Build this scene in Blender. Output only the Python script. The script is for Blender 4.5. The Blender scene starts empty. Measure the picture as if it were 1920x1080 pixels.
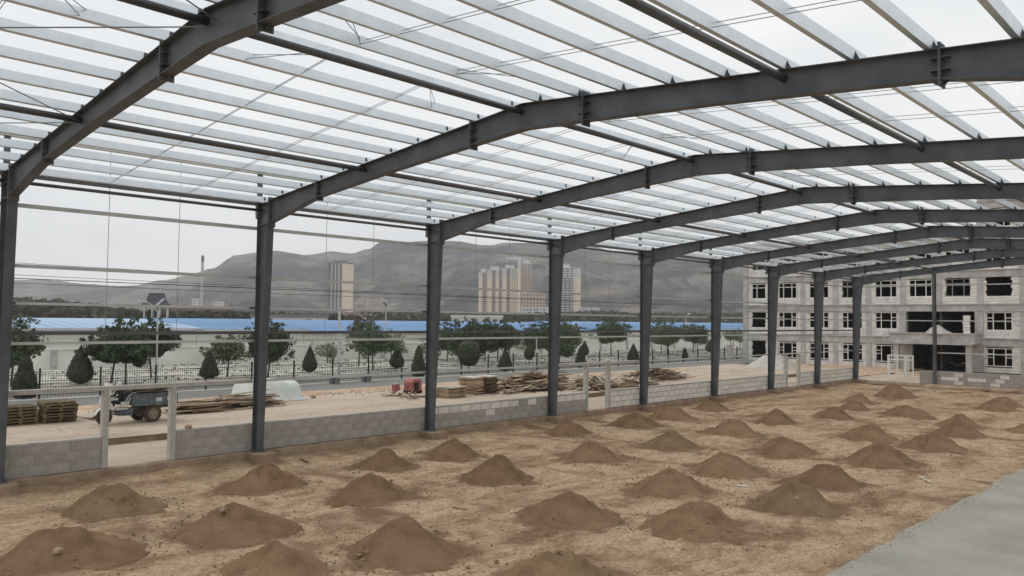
import bpy, bmesh, math, random
from mathutils import Vector, Matrix, noise
R = math.radians
random.seed(7)
scene = bpy.context.scene
col = scene.collection

# ------------------------------------------------------------------ camera
cam_d = bpy.data.cameras.new('camera'); cam = bpy.data.objects.new('camera', cam_d); col.objects.link(cam)
YAW, PITCH, ROLL = 0.7727, 0.0418, 0.0107
fw = Vector((-math.sin(YAW)*math.cos(PITCH), math.cos(YAW)*math.cos(PITCH), math.sin(PITCH)))
rt = Vector((math.cos(YAW), math.sin(YAW), 0)); up = rt.cross(fw)
r2 = rt*math.cos(ROLL)+up*math.sin(ROLL); u2 = up*math.cos(ROLL)-rt*math.sin(ROLL)
m = Matrix((r2, u2, -fw)).transposed().to_4x4(); m.translation = (24.7963, -5.5725, 4.4658)
cam.matrix_world = m
cam_d.sensor_width = 36; cam_d.lens = 36*1467.65/1920; cam_d.clip_end = 12000; cam_d.clip_start = .1
scene.camera = cam

# ------------------------------------------------------------------ sky, sun, exposure
SUN_EL, SUN_AZ = R(48), R(250)          # azimuth measured clockwise from +Y
w = bpy.data.worlds.new('World'); scene.world = w; w.use_nodes = True
nt = w.node_tree; nt.nodes.clear(); N = nt.nodes.new; L = nt.links.new
out = N('ShaderNodeOutputWorld'); bg = N('ShaderNodeBackground'); bg.inputs[1].default_value = .1
sky = N('ShaderNodeTexSky'); sky.sky_type = 'NISHITA'; sky.sun_disc = False
sky.sun_elevation = SUN_EL; sky.sun_rotation = SUN_AZ
tc = N('ShaderNodeTexCoord'); mp = N('ShaderNodeMapping'); mp.inputs['Scale'].default_value = (1.0, 1.0, 3.2)
nz = N('ShaderNodeTexNoise'); nz.inputs['Scale'].default_value = 1.7; nz.inputs['Detail'].default_value = 5; nz.inputs['Roughness'].default_value = .5
rp = N('ShaderNodeValToRGB'); rp.color_ramp.elements[0].position = .34; rp.color_ramp.elements[1].position = .66
rp.color_ramp.elements[0].color = (8.15, 8.5, 8.75, 1); rp.color_ramp.elements[1].color = (10.8, 10.8, 10.7, 1)
mx = N('ShaderNodeMix'); mx.data_type = 'RGBA'; mx.inputs[0].default_value = .93
L(tc.outputs['Generated'], mp.inputs[0]); L(mp.outputs[0], nz.inputs[0]); L(nz.outputs[0], rp.inputs[0])
L(sky.outputs[0], mx.inputs[6]); L(rp.outputs[0], mx.inputs[7]); L(mx.outputs[2], bg.inputs[0]); L(bg.outputs[0], out.inputs[0])
sd = bpy.data.lights.new('sun', 'SUN'); sd.energy = .8; sd.angle = R(25); sd.color = (1, .97, .92)
sun = bpy.data.objects.new('sun', sd); col.objects.link(sun)
sv = Vector((math.sin(SUN_AZ)*math.cos(SUN_EL), math.cos(SUN_AZ)*math.cos(SUN_EL), math.sin(SUN_EL)))
sun.rotation_euler = sv.to_track_quat('Z', 'Y').to_euler()
vs = scene.view_settings; vs.view_transform = 'Standard'; vs.look = 'None'; vs.exposure = 0; vs.gamma = 1; vs.use_curve_mapping = False
try:
    scene.cycles.use_denoising = True; scene.cycles.max_bounces = 6; scene.cycles.volume_bounces = 1
except Exception: pass

# ------------------------------------------------------------------ helpers
class MB:
    def __init__(s): s.v = []; s.f = []; s.m = []; s.k = 0
    def add(s, vs, fs):
        b = len(s.v); s.v += [tuple(p) for p in vs]; s.f += [tuple(b+i for i in f) for f in fs]; s.m += [s.k]*len(fs)
    def box(s, x0, x1, y0, y1, z0, z1):
        s.add([(x0,y0,z0),(x1,y0,z0),(x1,y1,z0),(x0,y1,z0),(x0,y0,z1),(x1,y0,z1),(x1,y1,z1),(x0,y1,z1)],
              [(0,3,2,1),(4,5,6,7),(0,1,5,4),(1,2,6,5),(2,3,7,6),(3,0,4,7)])
    def obox(s, c, sx, sy, sz, M=None):
        M = M or Matrix.Identity(3); c = Vector(c)
        P = [c+M@Vector((a*sx/2, b*sy/2, d*sz/2)) for d in (-1,1) for a,b in ((-1,-1),(1,-1),(1,1),(-1,1))]
        s.add(P, [(0,3,2,1),(4,5,6,7),(0,1,5,4),(1,2,6,5),(2,3,7,6),(3,0,4,7)])
    def bar(s, a, b, w, h=None, upv=(0,0,1)):
        a = Vector(a); b = Vector(b); h = h or w; d = (b-a); ln = d.length; d.normalize(); u = Vector(upv)
        if abs(d.dot(u)) > .99: u = Vector((1,0,0))
        x = d.cross(u).normalized(); z = x.cross(d)
        s.obox((a+b)/2, w, ln, h, Matrix((x, d, z)).transposed())
    def tube(s, a, b, r0, r1=None, n=10, cap=True):
        a = Vector(a); b = Vector(b); r1 = r0 if r1 is None else r1
        d = (b-a).normalized(); u = Vector((0,0,1)) if abs(d.z) < .95 else Vector((1,0,0)); x = d.cross(u).normalized(); y = x.cross(d)
        P = [];
        for (c, r) in ((a, r0), (b, r1)):
            P += [c+(x*math.cos(t*2*math.pi/n)+y*math.sin(t*2*math.pi/n))*r for t in range(n)]
        F = [(i, (i+1) % n, n+(i+1) % n, n+i) for i in range(n)]
        if cap: F += [tuple(range(n-1, -1, -1)), tuple(range(n, 2*n))]
        s.add(P, F)
    def prism(s, pts, y0, y1, ax='y'):   # polygon in XZ extruded along Y (or in YZ along X, or XY along Z)
        n = len(pts)
        if ax == 'y': P = [(x, y0, z) for x, z in pts]+[(x, y1, z) for x, z in pts]
        elif ax == 'x': P = [(y0, x, z) for x, z in pts]+[(y1, x, z) for x, z in pts]
        else: P = [(x, z, y0) for x, z in pts]+[(x, z, y1) for x, z in pts]
        s.add(P, [(i, (i+1) % n, n+(i+1) % n, n+i) for i in range(n)]+[tuple(range(n-1, -1, -1)), tuple(range(n, 2*n))])
    def lathe(s, prof, c=(0,0,0), n=20, ax='z'):
        P = []; F = []; k = len(prof)
        for r, h in prof:
            for t in range(n):
                a = 2*math.pi*t/n
                if ax == 'z': P.append((c[0]+r*math.cos(a), c[1]+r*math.sin(a), c[2]+h))
                else: P.append((c[0]+h, c[1]+r*math.cos(a), c[2]+r*math.sin(a)))
        for j in range(k-1):
            for t in range(n): F.append((j*n+t, j*n+(t+1) % n, (j+1)*n+(t+1) % n, (j+1)*n+t))
        s.add(P, F)
    def mesh(s, name, mats, smooth=False):
        me = bpy.data.meshes.new(name); me.from_pydata(s.v, [], s.f)
        mats = mats if isinstance(mats, (list, tuple)) else [mats]
        for q in mats: me.materials.append(q)
        if len(mats) > 1: me.polygons.foreach_set('material_index', s.m)
        bm = bmesh.new(); bm.from_mesh(me); bmesh.ops.recalc_face_normals(bm, faces=bm.faces); bm.to_mesh(me); bm.free()
        if smooth: me.polygons.foreach_set('use_smooth', [True]*len(me.polygons))
        return me
    def build(s, name, mats, parent=None, loc=(0,0,0), rz=0, smooth=False, bevel=0):
        return link(name, s.mesh(name, mats, smooth), parent, loc, rz, bevel)

def link(name, me, parent=None, loc=(0,0,0), rz=0, bevel=0):
    o = bpy.data.objects.new(name, me); col.objects.link(o); o.location = loc; o.rotation_euler = (0,0,rz)
    if parent: o.parent = parent
    if bevel:
        b = o.modifiers.new('bevel', 'BEVEL'); b.width = bevel; b.segments = 2; b.limit_method = 'ANGLE'
    return o
def empty(name, loc=(0,0,0), rz=0, parent=None):
    o = bpy.data.objects.new(name, None); col.objects.link(o); o.location = loc; o.rotation_euler = (0,0,rz); o.empty_display_size = .2
    if parent: o.parent = parent
    return o
def tag(o, label, cat, group=None):
    o['label'] = label; o['category'] = cat
    if group: o['group'] = group
    return o
def kind(o, k): o['kind'] = k; return o
def copy_tree(o, parent=None, loc=None, rz=None):
    c = o.copy(); col.objects.link(c); c.parent = parent
    if loc is not None: c.location = loc
    if rz is not None: c.rotation_euler = (0,0,rz)
    for ch in o.children: copy_tree(ch, c)
    return c

def mat(name, c, c2=None, c3=None, rough=.85, metal=0, nscale=2, bump=0, bscale=20, detail=6, lo=.35, hi=.65, stretch=(1,1,1), objvar=0, spec=.3, bump2=0, bscale2=3, fine=0, fscale=60, mid=0, mscale=5, mcol=(.6,.5,.42)):
    q = bpy.data.materials.new(name); q.use_nodes = True; t = q.node_tree; n = t.nodes; l = t.links
    b = n['Principled BSDF']; b.inputs['Roughness'].default_value = rough; b.inputs['Metallic'].default_value = metal
    b.inputs['Specular IOR Level'].default_value = spec
    tc = n.new('ShaderNodeTexCoord'); mp = n.new('ShaderNodeMapping'); mp.inputs['Scale'].default_value = stretch; l.new(tc.outputs['Object'], mp.inputs[0])
    src = None
    if c2:
        nz = n.new('ShaderNodeTexNoise'); nz.inputs['Scale'].default_value = nscale; nz.inputs['Detail'].default_value = detail; nz.inputs['Roughness'].default_value = .6
        l.new(mp.outputs[0], nz.inputs[0]); rp = n.new('ShaderNodeValToRGB'); e = rp.color_ramp.elements
        e[0].position = lo; e[1].position = hi; e[0].color = (*c, 1); e[1].color = (*c2, 1)
        if c3: k = e.new((lo+hi)/2); k.color = (*c3, 1)
        l.new(nz.outputs[0], rp.inputs[0]); src = rp.outputs[0]
    if fine and c2:
        f = n.new('ShaderNodeTexNoise'); f.inputs['Scale'].default_value = fscale; f.inputs['Detail'].default_value = 4; l.new(mp.outputs[0], f.inputs[0])
        mr = n.new('ShaderNodeMapRange'); mr.inputs[1].default_value = .3; mr.inputs[2].default_value = .7; mr.inputs[3].default_value = 1-fine; mr.inputs[4].default_value = 1+fine
        l.new(f.outputs[0], mr.inputs[0]); mm = n.new('ShaderNodeVectorMath'); mm.operation = 'SCALE'
        l.new(src, mm.inputs[0]); l.new(mr.outputs[0], mm.inputs['Scale']); src = mm.outputs[0]
    if mid and c2:
        f = n.new('ShaderNodeTexNoise'); f.inputs['Scale'].default_value = mscale; f.inputs['Detail'].default_value = 10; f.inputs['Roughness'].default_value = .7; l.new(mp.outputs[0], f.inputs[0])
        mr = n.new('ShaderNodeMapRange'); mr.inputs[1].default_value = .47; mr.inputs[2].default_value = .66; mr.inputs[3].default_value = 0; mr.inputs[4].default_value = mid; l.new(f.outputs[0], mr.inputs[0])
        mm = n.new('ShaderNodeMix'); mm.data_type = 'RGBA'; mm.blend_type = 'MULTIPLY'; mm.inputs[7].default_value = (*mcol, 1); l.new(mr.outputs[0], mm.inputs[0]); l.new(src, mm.inputs[6]); src = mm.outputs[2]
    if objvar:
        oi = n.new('ShaderNodeObjectInfo'); hs = n.new('ShaderNodeHueSaturation'); mr = n.new('ShaderNodeMapRange')
        mr.inputs[3].default_value = 1-objvar; mr.inputs[4].default_value = 1+objvar; l.new(oi.outputs['Random'], mr.inputs[0]); l.new(mr.outputs[0], hs.inputs['Value'])
        if src: l.new(src, hs.inputs['Color'])
        else: hs.inputs['Color'].default_value = (*c, 1)
        src = hs.outputs[0]
    if src: l.new(src, b.inputs['Base Color'])
    else: b.inputs['Base Color'].default_value = (*c, 1)
    nrm = None
    for st, sc in ((bump, bscale), (bump2, bscale2)):
        if st:
            bn = n.new('ShaderNodeTexNoise'); bn.inputs['Scale'].default_value = sc; bn.inputs['Detail'].default_value = 8; bn.inputs['Roughness'].default_value = .65
            l.new(mp.outputs[0], bn.inputs[0]); bu = n.new('ShaderNodeBump'); bu.inputs['Strength'].default_value = 1; bu.inputs['Distance'].default_value = st
            l.new(bn.outputs[0], bu.inputs['Height'])
            if nrm: l.new(nrm, bu.inputs['Normal'])
            nrm = bu.outputs[0]
    if nrm: l.new(nrm, b.inputs['Normal'])
    return q

M = {}
M['steel'] = mat('grey_primer_steel', (.068,.076,.086), (.128,.136,.147), rough=.55, nscale=1.1, detail=9, bump=.0008, bscale=30, spec=.4, mid=.55, mscale=3.2, mcol=(1.15,1.12,1.08))
M['galv'] = mat('galvanised_steel', (.72,.77,.81), (.82,.87,.905), rough=.40, metal=.68, nscale=3, lo=.3, hi=.7)
M['girt'] = mat('girt_steel', (.50,.52,.51), (.62,.63,.62), rough=.5, metal=.3, nscale=2)
M['eave'] = mat('eave_steel', (.17,.18,.185), (.22,.23,.235), rough=.5, metal=.2, nscale=2)
M['tube'] = mat('dark_tube', (.075,.075,.08), (.10,.10,.105), rough=.4, nscale=2, spec=.5)
M['rod'] = mat('rod', (.25,.26,.27), rough=.5, metal=.4)
M['soil'] = mat('hall_soil', (.28,.195,.125), (.545,.42,.295), (.455,.342,.236), nscale=.62, detail=12, lo=.34, hi=.56, rough=.98, bump=.07, bscale=4.2, bump2=.022, bscale2=16, stretch=(1.2,.55,1), spec=.05, fine=.30, fscale=17, mid=.72, mscale=2.6, mcol=(.55,.46,.40))
M['mound'] = mat('mound_soil', (.185,.113,.066), (.280,.182,.110), nscale=1.3, rough=1, bump=.022, bscale=10, bump2=.006, bscale2=45, objvar=.13, spec=.03, fine=.14, fscale=30)
M['moundg'] = mat('yellow_mound_soil', (.185,.120,.069), (.280,.192,.113), nscale=1.3, rough=1, bump=.012, bscale=14, bump2=.003, bscale2=60, objvar=.1, spec=.03, fine=.14, fscale=30)
M['clod'] = mat('soil_clod', (.22,.145,.09), (.36,.26,.175), nscale=3, rough=1, spec=.02)
M['stone'] = mat('stone', (.30,.22,.15), (.42,.33,.24), nscale=8, rough=.95, bump=.004, bscale=30, objvar=.2)
M['plinth'] = mat('earthy_concrete', (.25,.18,.12), (.38,.29,.21), nscale=2, rough=.95, bump=.01, bscale=9, spec=.1)
M['slab'] = mat('slab_concrete', (.31,.298,.252), (.44,.42,.365), nscale=.8, detail=8, rough=.6, bump=.002, bscale=25, bump2=.004, bscale2=2, fine=.06, fscale=9, mid=.5, mscale=1.6, mcol=(.78,.72,.62))
M['yard'] = mat('yard_concrete', (.37,.285,.215), (.56,.465,.37), (.48,.385,.30), nscale=.5, detail=10, lo=.3, hi=.7, rough=.95, bump=.006, bscale=8, stretch=(1,.45,1), fine=.08, fscale=5)
M['sand'] = mat('orange_sand', (.42,.28,.18), (.56,.42,.29), nscale=1.2, detail=9, rough=1, bump=.03, bscale=4, fine=.1, fscale=12)
M['dirt'] = mat('open_ground', (.25,.20,.135), (.42,.34,.25), nscale=.08, detail=12, rough=1, bump=.05, bscale=1.2)
M['road'] = mat('grey_road', (.17,.17,.155), (.225,.222,.205), nscale=.5, detail=8, rough=.9, bump=.003, bscale=30, stretch=(1,.2,1))
M['kerb'] = mat('kerb_stone', (.46,.44,.40), (.60,.58,.53), nscale=2, rough=.9)
M['plaza'] = mat('pale_ground', (.30,.31,.22), (.62,.60,.53), (.48,.46,.38), nscale=1.3, detail=9, lo=.40, hi=.58, rough=1, stretch=(1.4,.22,1), bump=.02, bscale=3)
M['conc'] = mat('pale_concrete', (.40,.385,.35), (.52,.50,.455), nscale=3, rough=.9, bump=.003, bscale=25, bump2=.004, bscale2=4, fine=.06, fscale=12)
M['concg'] = mat('frame_concrete', (.35,.338,.33), (.52,.505,.49), nscale=1.2, detail=9, rough=.9, bump=.004, bscale=12, fine=.08, fscale=6)
M['plaster'] = mat('smeared_mortar', (.30,.275,.25), (.38,.355,.325), nscale=3, rough=.95, bump=.004, bscale=25)
M['mortar'] = mat('mortar', (.15,.142,.132), (.22,.21,.195), nscale=5, rough=.95, bump=.004, bscale=25)
M['blockg'] = mat('grey_block', (.33,.30,.275), (.42,.39,.36), nscale=2.2, rough=.95, bump=.006, bscale=16, objvar=.07, fine=.08, fscale=20)
M['blockw'] = mat('white_block', (.66,.625,.565), (.78,.75,.69), nscale=3, rough=.95, bump=.004, bscale=22, objvar=.10, fine=.06, fscale=20)
M['render'] = mat('infill_block', (.50,.49,.465), (.78,.765,.735), (.68,.665,.635), nscale=1.6, detail=8, lo=.3, hi=.7, rough=.95, bump=.006, bscale=12)
M['dark'] = mat('interior_shade_concrete', (.06,.055,.05), (.09,.085,.08), nscale=1, rough=.95)  # concrete darkened in colour to deepen the shade inside the rooms
M['upvc'] = mat('white_frame', (.74,.74,.71), (.82,.82,.79), nscale=4, rough=.5)
M['greyfr'] = mat('grey_frame', (.25,.26,.26), rough=.5)
M['leaf'] = mat('leaf', (.042,.064,.033), (.110,.138,.072), nscale=2.5, rough=.7, objvar=.32, spec=.3)
M['leafr'] = mat('reddish_leaf', (.05,.045,.03), (.10,.085,.06), nscale=2.5, rough=.7, objvar=.15)
M['leafp'] = mat('pale_leaf', (.085,.105,.06), (.19,.20,.13), nscale=3, rough=.75, objvar=.15)
M['leafd'] = mat('topiary_leaf', (.028,.038,.022), (.065,.078,.043), nscale=6, rough=.75, objvar=.2)
M['bark'] = mat('bark', (.07,.06,.045), (.12,.10,.08), nscale=6, rough=.95)
M['black'] = mat('black_paint', (.018,.018,.02), rough=.5)
M['wallw'] = mat('white_wall', (.62,.61,.56), (.76,.75,.70), nscale=.5, detail=8, rough=.9)
M['shedw'] = mat('shed_wall', (.66,.70,.64), (.74,.77,.71), nscale=.15, rough=.6, stretch=(1,1,.3))
M['blue'] = mat('blue_roof', (.09,.225,.44), (.13,.28,.50), nscale=.06, rough=.5)
M['bluep'] = mat('pale_blue_roof', (.29,.43,.60), (.36,.50,.66), nscale=.06, rough=.5)
M['hill'] = mat('hill', (.038,.040,.041), (.225,.198,.178), (.096,.092,.090), nscale=.0065, detail=15, lo=.40, hi=.60, rough=1, stretch=(1,1,2.2), spec=0, bump=22, bscale=.014, mid=1, mscale=.022, mcol=(.5,.54,.48))
M['farveg'] = mat('far_vegetation', (.045,.055,.035), (.11,.105,.075), nscale=.05, rough=1, spec=0)
M['wood'] = mat('old_plank', (.30,.205,.125), (.48,.36,.25), nscale=3, rough=.9, stretch=(1,1,1), objvar=.3, bump=.003, bscale=30)
M['wooddk'] = mat('dark_plank', (.10,.068,.042), (.19,.13,.085), nscale=3, rough=.9, objvar=.3)
M['woodp'] = mat('pale_plank', (.44,.38,.30), (.60,.54,.45), nscale=3, rough=.9, objvar=.2)
M['bamboo'] = mat('pallet_bamboo', (.13,.098,.055), (.24,.185,.11), nscale=4, rough=.9, objvar=.25)
M['tarp'] = mat('white_tarp', (.60,.64,.60), (.74,.77,.73), nscale=1.5, rough=.6, bump=.01, bscale=4)
M['red'] = mat('red_paint', (.30,.085,.085), (.42,.16,.15), nscale=3, rough=.5)
M['tyre'] = mat('tyre', (.055,.042,.032), (.10,.078,.058), nscale=6, rough=.95)
M['hub'] = mat('dusty_rim', (.24,.20,.15), (.34,.28,.21), nscale=5, rough=.8)
M['bed'] = mat('blue_grey_paint', (.085,.11,.13), (.16,.18,.19), nscale=3, rough=.6)
M['bedlight'] = mat('dusty_white_paint', (.52,.52,.50), (.66,.66,.63), nscale=3, rough=.5)
M['cloth'] = mat('dark_cloth', (.02,.022,.025), (.04,.042,.045), nscale=9, rough=.95)
M['skin'] = mat('skin', (.36,.22,.15), rough=.6)
M['glass'] = mat('window_glass', (.05,.06,.07), rough=.15, spec=.6)
M['tan'] = mat('tan_facade', (.48,.36,.28), (.56,.44,.35), nscale=.05, rough=.8)
M['cream'] = mat('cream_facade', (.66,.56,.45), (.74,.64,.53), nscale=.05, rough=.8)
M['pink'] = mat('pink_facade', (.42,.30,.25), (.48,.36,.30), nscale=.05, rough=.8)
M['whitef'] = mat('white_facade', (.52,.52,.54), (.62,.62,.63), nscale=.05, rough=.8)
M['greyf'] = mat('grey_facade', (.13,.13,.14), (.19,.19,.20), nscale=.05, rough=.8)
M['pavroof'] = mat('pavilion_tiles', (.035,.04,.05), (.06,.065,.075), nscale=1, rough=.7)
M['lampw'] = mat('lamp_metal', (.55,.57,.57), rough=.4, metal=.2)
M['solar'] = mat('solar_panel', (.18,.19,.21), rough=.3, spec=.6)
M['brick'] = mat('red_brick_houses', (.20,.10,.08), (.34,.21,.17), nscale=.1, rough=.9)

def spill_nodes(q):
    t = q.node_tree; n = t.nodes; l = t.links; b = n['Principled BSDF']; src = b.inputs['Base Color'].links[0].from_socket
    a = n.new('ShaderNodeAttribute'); a.attribute_name = 'spill'; sp_ = n.new('ShaderNodeSeparateColor'); l.new(a.outputs['Color'], sp_.inputs[0])
    m0 = n.new('ShaderNodeMix'); m0.data_type = 'RGBA'; m0.inputs[6].default_value = (1.0,.94,.89,1); m0.inputs[7].default_value = (.97,.94,.87,1); l.new(sp_.outputs[1], m0.inputs[0])
    m1 = n.new('ShaderNodeMix'); m1.data_type = 'RGBA'; m1.blend_type = 'MULTIPLY'; m1.inputs[0].default_value = 1; l.new(src, m1.inputs[6]); l.new(m0.outputs[2], m1.inputs[7])
    m2 = n.new('ShaderNodeMix'); m2.data_type = 'RGBA'; m2.inputs[7].default_value = (.235,.150,.092,1); l.new(sp_.outputs[0], m2.inputs[0]); l.new(m1.outputs[2], m2.inputs[6]); l.new(m2.outputs[2], b.inputs['Base Color'])
spill_nodes(M['soil'])
# ------------------------------------------------------------------ ground and terrain
def dirt(o, seed):
    me = o.data; at = me.color_attributes.new('spill', 'FLOAT_COLOR', 'POINT')
    for i, v in enumerate(me.vertices):
        x, y, _ = v.co; d = 9
        for (a, b2, r, h) in MOUND:
            if abs(x-a) < 3 and abs(y-b2) < 3: d = min(d, math.hypot(x-a, (y-b2))/r)
        k = max(0, min(1, (1.16-d)/.30+1.5*fbm(x, y, 1.3, 5, 3)))
        k = max(k, max(0, min(1, (.8-x)/.7+.5*fbm(x, y, 1.1, 3, 6)))*.6, max(0, fbm(x*.8, y*2.1, .5, 4, 21)*1.5-.28))
        hue = .5+.5*max(-1, min(1, 1.6*fbm(x, y, .22, 3, 31)))
        at.data[i].color = (min(1, k), hue, 0, 1)
def sheet(name, x0, x1, y0, y1, z, m, nx=1, ny=1, f=None):
    b = MB(); P = []; F = []
    for j in range(ny+1):
        for i in range(nx+1):
            x = x0+(x1-x0)*i/nx; y = y0+(y1-y0)*j/ny; P.append((x, y, z+(f(x, y) if f else 0)))
    for j in range(ny):
        for i in range(nx): a = j*(nx+1)+i; F.append((a, a+1, a+nx+2, a+nx+1))
    b.add(P, F); o = b.build(name, m, smooth=bool(f)); return kind(o, 'structure')
S = lambda x, y, s, o=0: noise.noise(Vector((x*s+o, y*s-o, o*1.7)))
def fbm(x, y, s, n=4, o=0):
    a = 0; k = 1
    for i in range(n): a += k*S(x, y, s, o+i*3.1); s *= 2.1; k *= .52
    return a
MOUND = [  # x, y, radius, height
 (3.93,1.70,1.22,.60),(4.02,5.69,1.25,.62),(3.63,10.22,1.15,.52),(3.70,13.11,1.16,.55),(2.96,20.44,1.12,.60),(3.45,24.68,1.30,.56),(2.96,28.45,1.2,.55),(2.36,33.40,1.15,.50),
 (7.50,-.36,1.32,.56),(7.87,2.85,1.45,.56),(7.15,7.22,1.2,.55),(7.64,11.42,1.2,.56),(7.47,16.32,1.28,.60),(7.93,20.63,1.18,.55),(7.70,25.71,1.28,.60),(7.23,31.01,1.2,.60),(8.28,35.18,1.15,.52),(7.48,40.12,1.1,.50),(6.21,44.35,1.1,.50),(6.55,49.97,1.6,.85),
 (11.11,2.11,1.1,.50),(11.75,4.67,1.35,.63),(12.28,9.38,1.28,.62),(12.22,13.97,1.35,.56),(11.78,17.82,1.35,.56),(11.67,22.55,1.35,.59),(12.46,28.72,1.28,.66),(10.70,38.96,1.4,.48),(13.27,46.19,1.2,.60),(12.94,48.96,1.3,.53),
 (15.03,5.83,1.1,.48),(14.99,10.73,1.3,.62),(15.60,14.64,1.3,.62),(14.96,18.07,1.3,.60),(14.86,23.26,1.32,.60),(15.20,27.89,1.3,.72),(14.72,32.77,1.2,.62),(13.84,36.58,1.1,.55),(16.37,36.55,.8,.26)]
ROWN = [('in the row nearest the left block wall', 8), ('in the second row from the left block wall', 12), ('in the third row, under the ridge', 10), ('in the row nearest the concrete slab', 9)]
def hall_z(x, y):
    z = .045*fbm(x, y, .35)+.030*fbm(x, y*.8, 1.3, 4, 5)+.020*fbm(x, y, 4.5, 2, 9)+.022*abs(fbm(x*1.2, y*.6, 2.6, 2, 15))
    for (x0, am, fr, dp) in ((5.6, .35, .16, .055), (7.15-.1, .35, .16, .055), (9.75, .3, .11, .045), (13.7, .45, .09, .04)):
        d = abs(x-(x0+am*math.sin(y*fr+x0)))
        if d < .32: z += dp*(-1 if d < .14 else (.55 if d < .26 else .2))*(.5+.9*max(0, S(x0, y, .4, 2)+.35))
    e = max(0, 1-(x-.1)/1.1); z += .10*e*(1+S(x, y, .3, 4))
    for (mx_, my, r, h) in MOUND:
        d = ((x-mx_)**2+(y-my)**2)**.5
        if d < r*1.7: z += .05*max(0, 1-d/(r*1.7))*(1+fbm(x, y, 2.2, 2, 3))
    return z
dirt(sheet('hall_ground', .1, 18.85, -9, 60.2, -.36, M['soil'], 190, 560, hall_z), 1)
sheet('ground', -3500, 3500, -1500, 4500, -.62, M['dirt'])
# earth floor between gable and the unfinished building
sheet('rear_ground', -22, 40, 60.15, 82, -.12, M['soil'], 120, 60, lambda x, y: .05*fbm(x, y, .4)-.2*max(0, 1-(y-60.15)/2))
# floor slab on the right with a ragged edge
b = MB(); n = 330; P = []; F = []
for j in range(n+1):
    y = -9+j*.22; e = 18.68+.12*fbm(3, y, .5, 4, 2)+.09*abs(fbm(9, y, 2.6, 4, 2))
    P += [(e-.05, y, -.42), (e+.0, y, -.215), (e+.05, y, -.19), (30, y, -.185)]
for j in range(n):
    for i in range(3): a = j*4+i; F.append((a, a+1, a+5, a+4))
b.add(P, F); kind(b.build('floor_slab', M['slab']), 'structure')
# outside the hall: apron, yard, sand edge, grey strip, fence kerb, plaza
sheet('apron', -4.62, -.1, -14, 62, -.03, M['yard'], 30, 200, lambda x, y: .02*fbm(x, y, .8))
b = MB(); b.box(-16.0, -4.55, -30, 70, -.55, .195); kind(b.build('yard_base', M['plinth']), 'structure')
sheet('yard', -16.0, -4.5, -30, 70, .205, M['yard'], 40, 250, lambda x, y: .012*fbm(x, y, .6))
def sandz(x, y):
    e = 1-abs((x+14.9)/1.9); return -.10+.17*max(0, e)*(1+.8*fbm(x, y, .5, 3, 2))
sheet('sand_edge', -16.4, -12.6, -25, 60, .20, M['sand'], 24, 260, sandz)
sheet('far_yard', -20, -1, 60, 84, .02, M['sand'], 40, 40, lambda x, y: .1*fbm(x, y, .3))
sheet('grey_strip', -20.4, -15.9, -40, 110, .17, M['road'])
b = MB(); b.box(-20.75, -20.38, -40, 110, -.5, .21); kind(b.build('fence_kerb', M['kerb'], bevel=.02), 'structure')
sheet('inner_road', -27.2, -20.75, -40, 130, .05, M['road'])
b = MB(); b.box(-27.5, -27.2, -40, 130, -.5, .16); kind(b.build('road_kerb', M['kerb']), 'structure')
sheet('plaza_ground', -47, -27.5, -40, 150, .09, M['plaza'], 40, 300, lambda x, y: .05*fbm(x, y, .7))

# hills: two ridges of real terrain
def ridge(name, pts, back, m):
    nx, ny = 420, 60; b = MB(); P = []; F = []
    L_ = [0]
    for i in range(len(pts)-1): L_.append(L_[-1]+math.hypot(pts[i+1][0]-pts[i][0], pts[i+1][1]-pts[i][1]))
    for i in range(nx+1):
        s = L_[-1]*i/nx; k = max(j for j in range(len(L_)) if L_[j] <= s+1e-6); k = min(k, len(pts)-2)
        t = (s-L_[k])/(L_[k+1]-L_[k]); ts = t*t*(3-2*t)
        cx = pts[k][0]+(pts[k+1][0]-pts[k][0])*t; cy = pts[k][1]+(pts[k+1][1]-pts[k][1])*t; ch = pts[k][2]+(pts[k+1][2]-pts[k][2])*ts
        d = Vector((24.8-cx, -5.6-cy, 0)).normalized()
        for j in range(ny+1):
            q = j/ny; u = (q-.42)/.58
            if q < .42: hh = ch*(1-.35*((.42-q)/.42)**1.5)
            else: hh = ch*max(0, 1-u)**1.25
            off = (q-.42)*back; x = cx+d.x*off; y = cy+d.y*off
            r = fbm(x, y, .0032, 5, 1)*ch*.16*(min(1, abs(u)*3.2) if q > .42 else .5)*(1 if q < .97 else 0)
            g = -abs(fbm(x, y, .0075, 4, 7))*ch*.30*(math.sin(min(1, max(0, u))*math.pi) if q > .42 else 0)
            P.append((x, y, max(-2, hh+r+g)+fbm(x, y, .03, 2, 4)*1.2*(1 if q < .97 else 0)))
    for i in range(nx):
        for j in range(ny): a = i*(ny+1)+j; F.append((a, a+1, a+ny+2, a+ny+1))
    b.add(P, F); return kind(b.build(name, m, smooth=True), 'structure')
ridge('far_hills', [(-2700,-300,80),(-2565,223,89),(-2537,440,100),(-2505,594,104),(-2490,656,106),(-2257,737,90),(-2129,801,90),(-2027,860,96),(-1900,960,100),(-1750,1100,90)], 1500, M['hill'])
ridge('hills', [(-2230,640,50),(-2080,740,84),(-1990,800,100),(-1909,814,104),(-1791,833,120),(-1681,832,143),(-1660,873,152),(-1637,915,158),(-1607,967,154),(-1575,1019,166),(-1548,1060,164),(-1527,1091,172),(-1509,1116,189),(-1417,1231,189),(-1284,1240,180),(-1224,1291,182),(-1151,1357,180),(-950,1387,160),(-716,1413,138),(-262,1467,126),(300,1500,120),(900,1400,100)], 1500, M['hill'])

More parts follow.
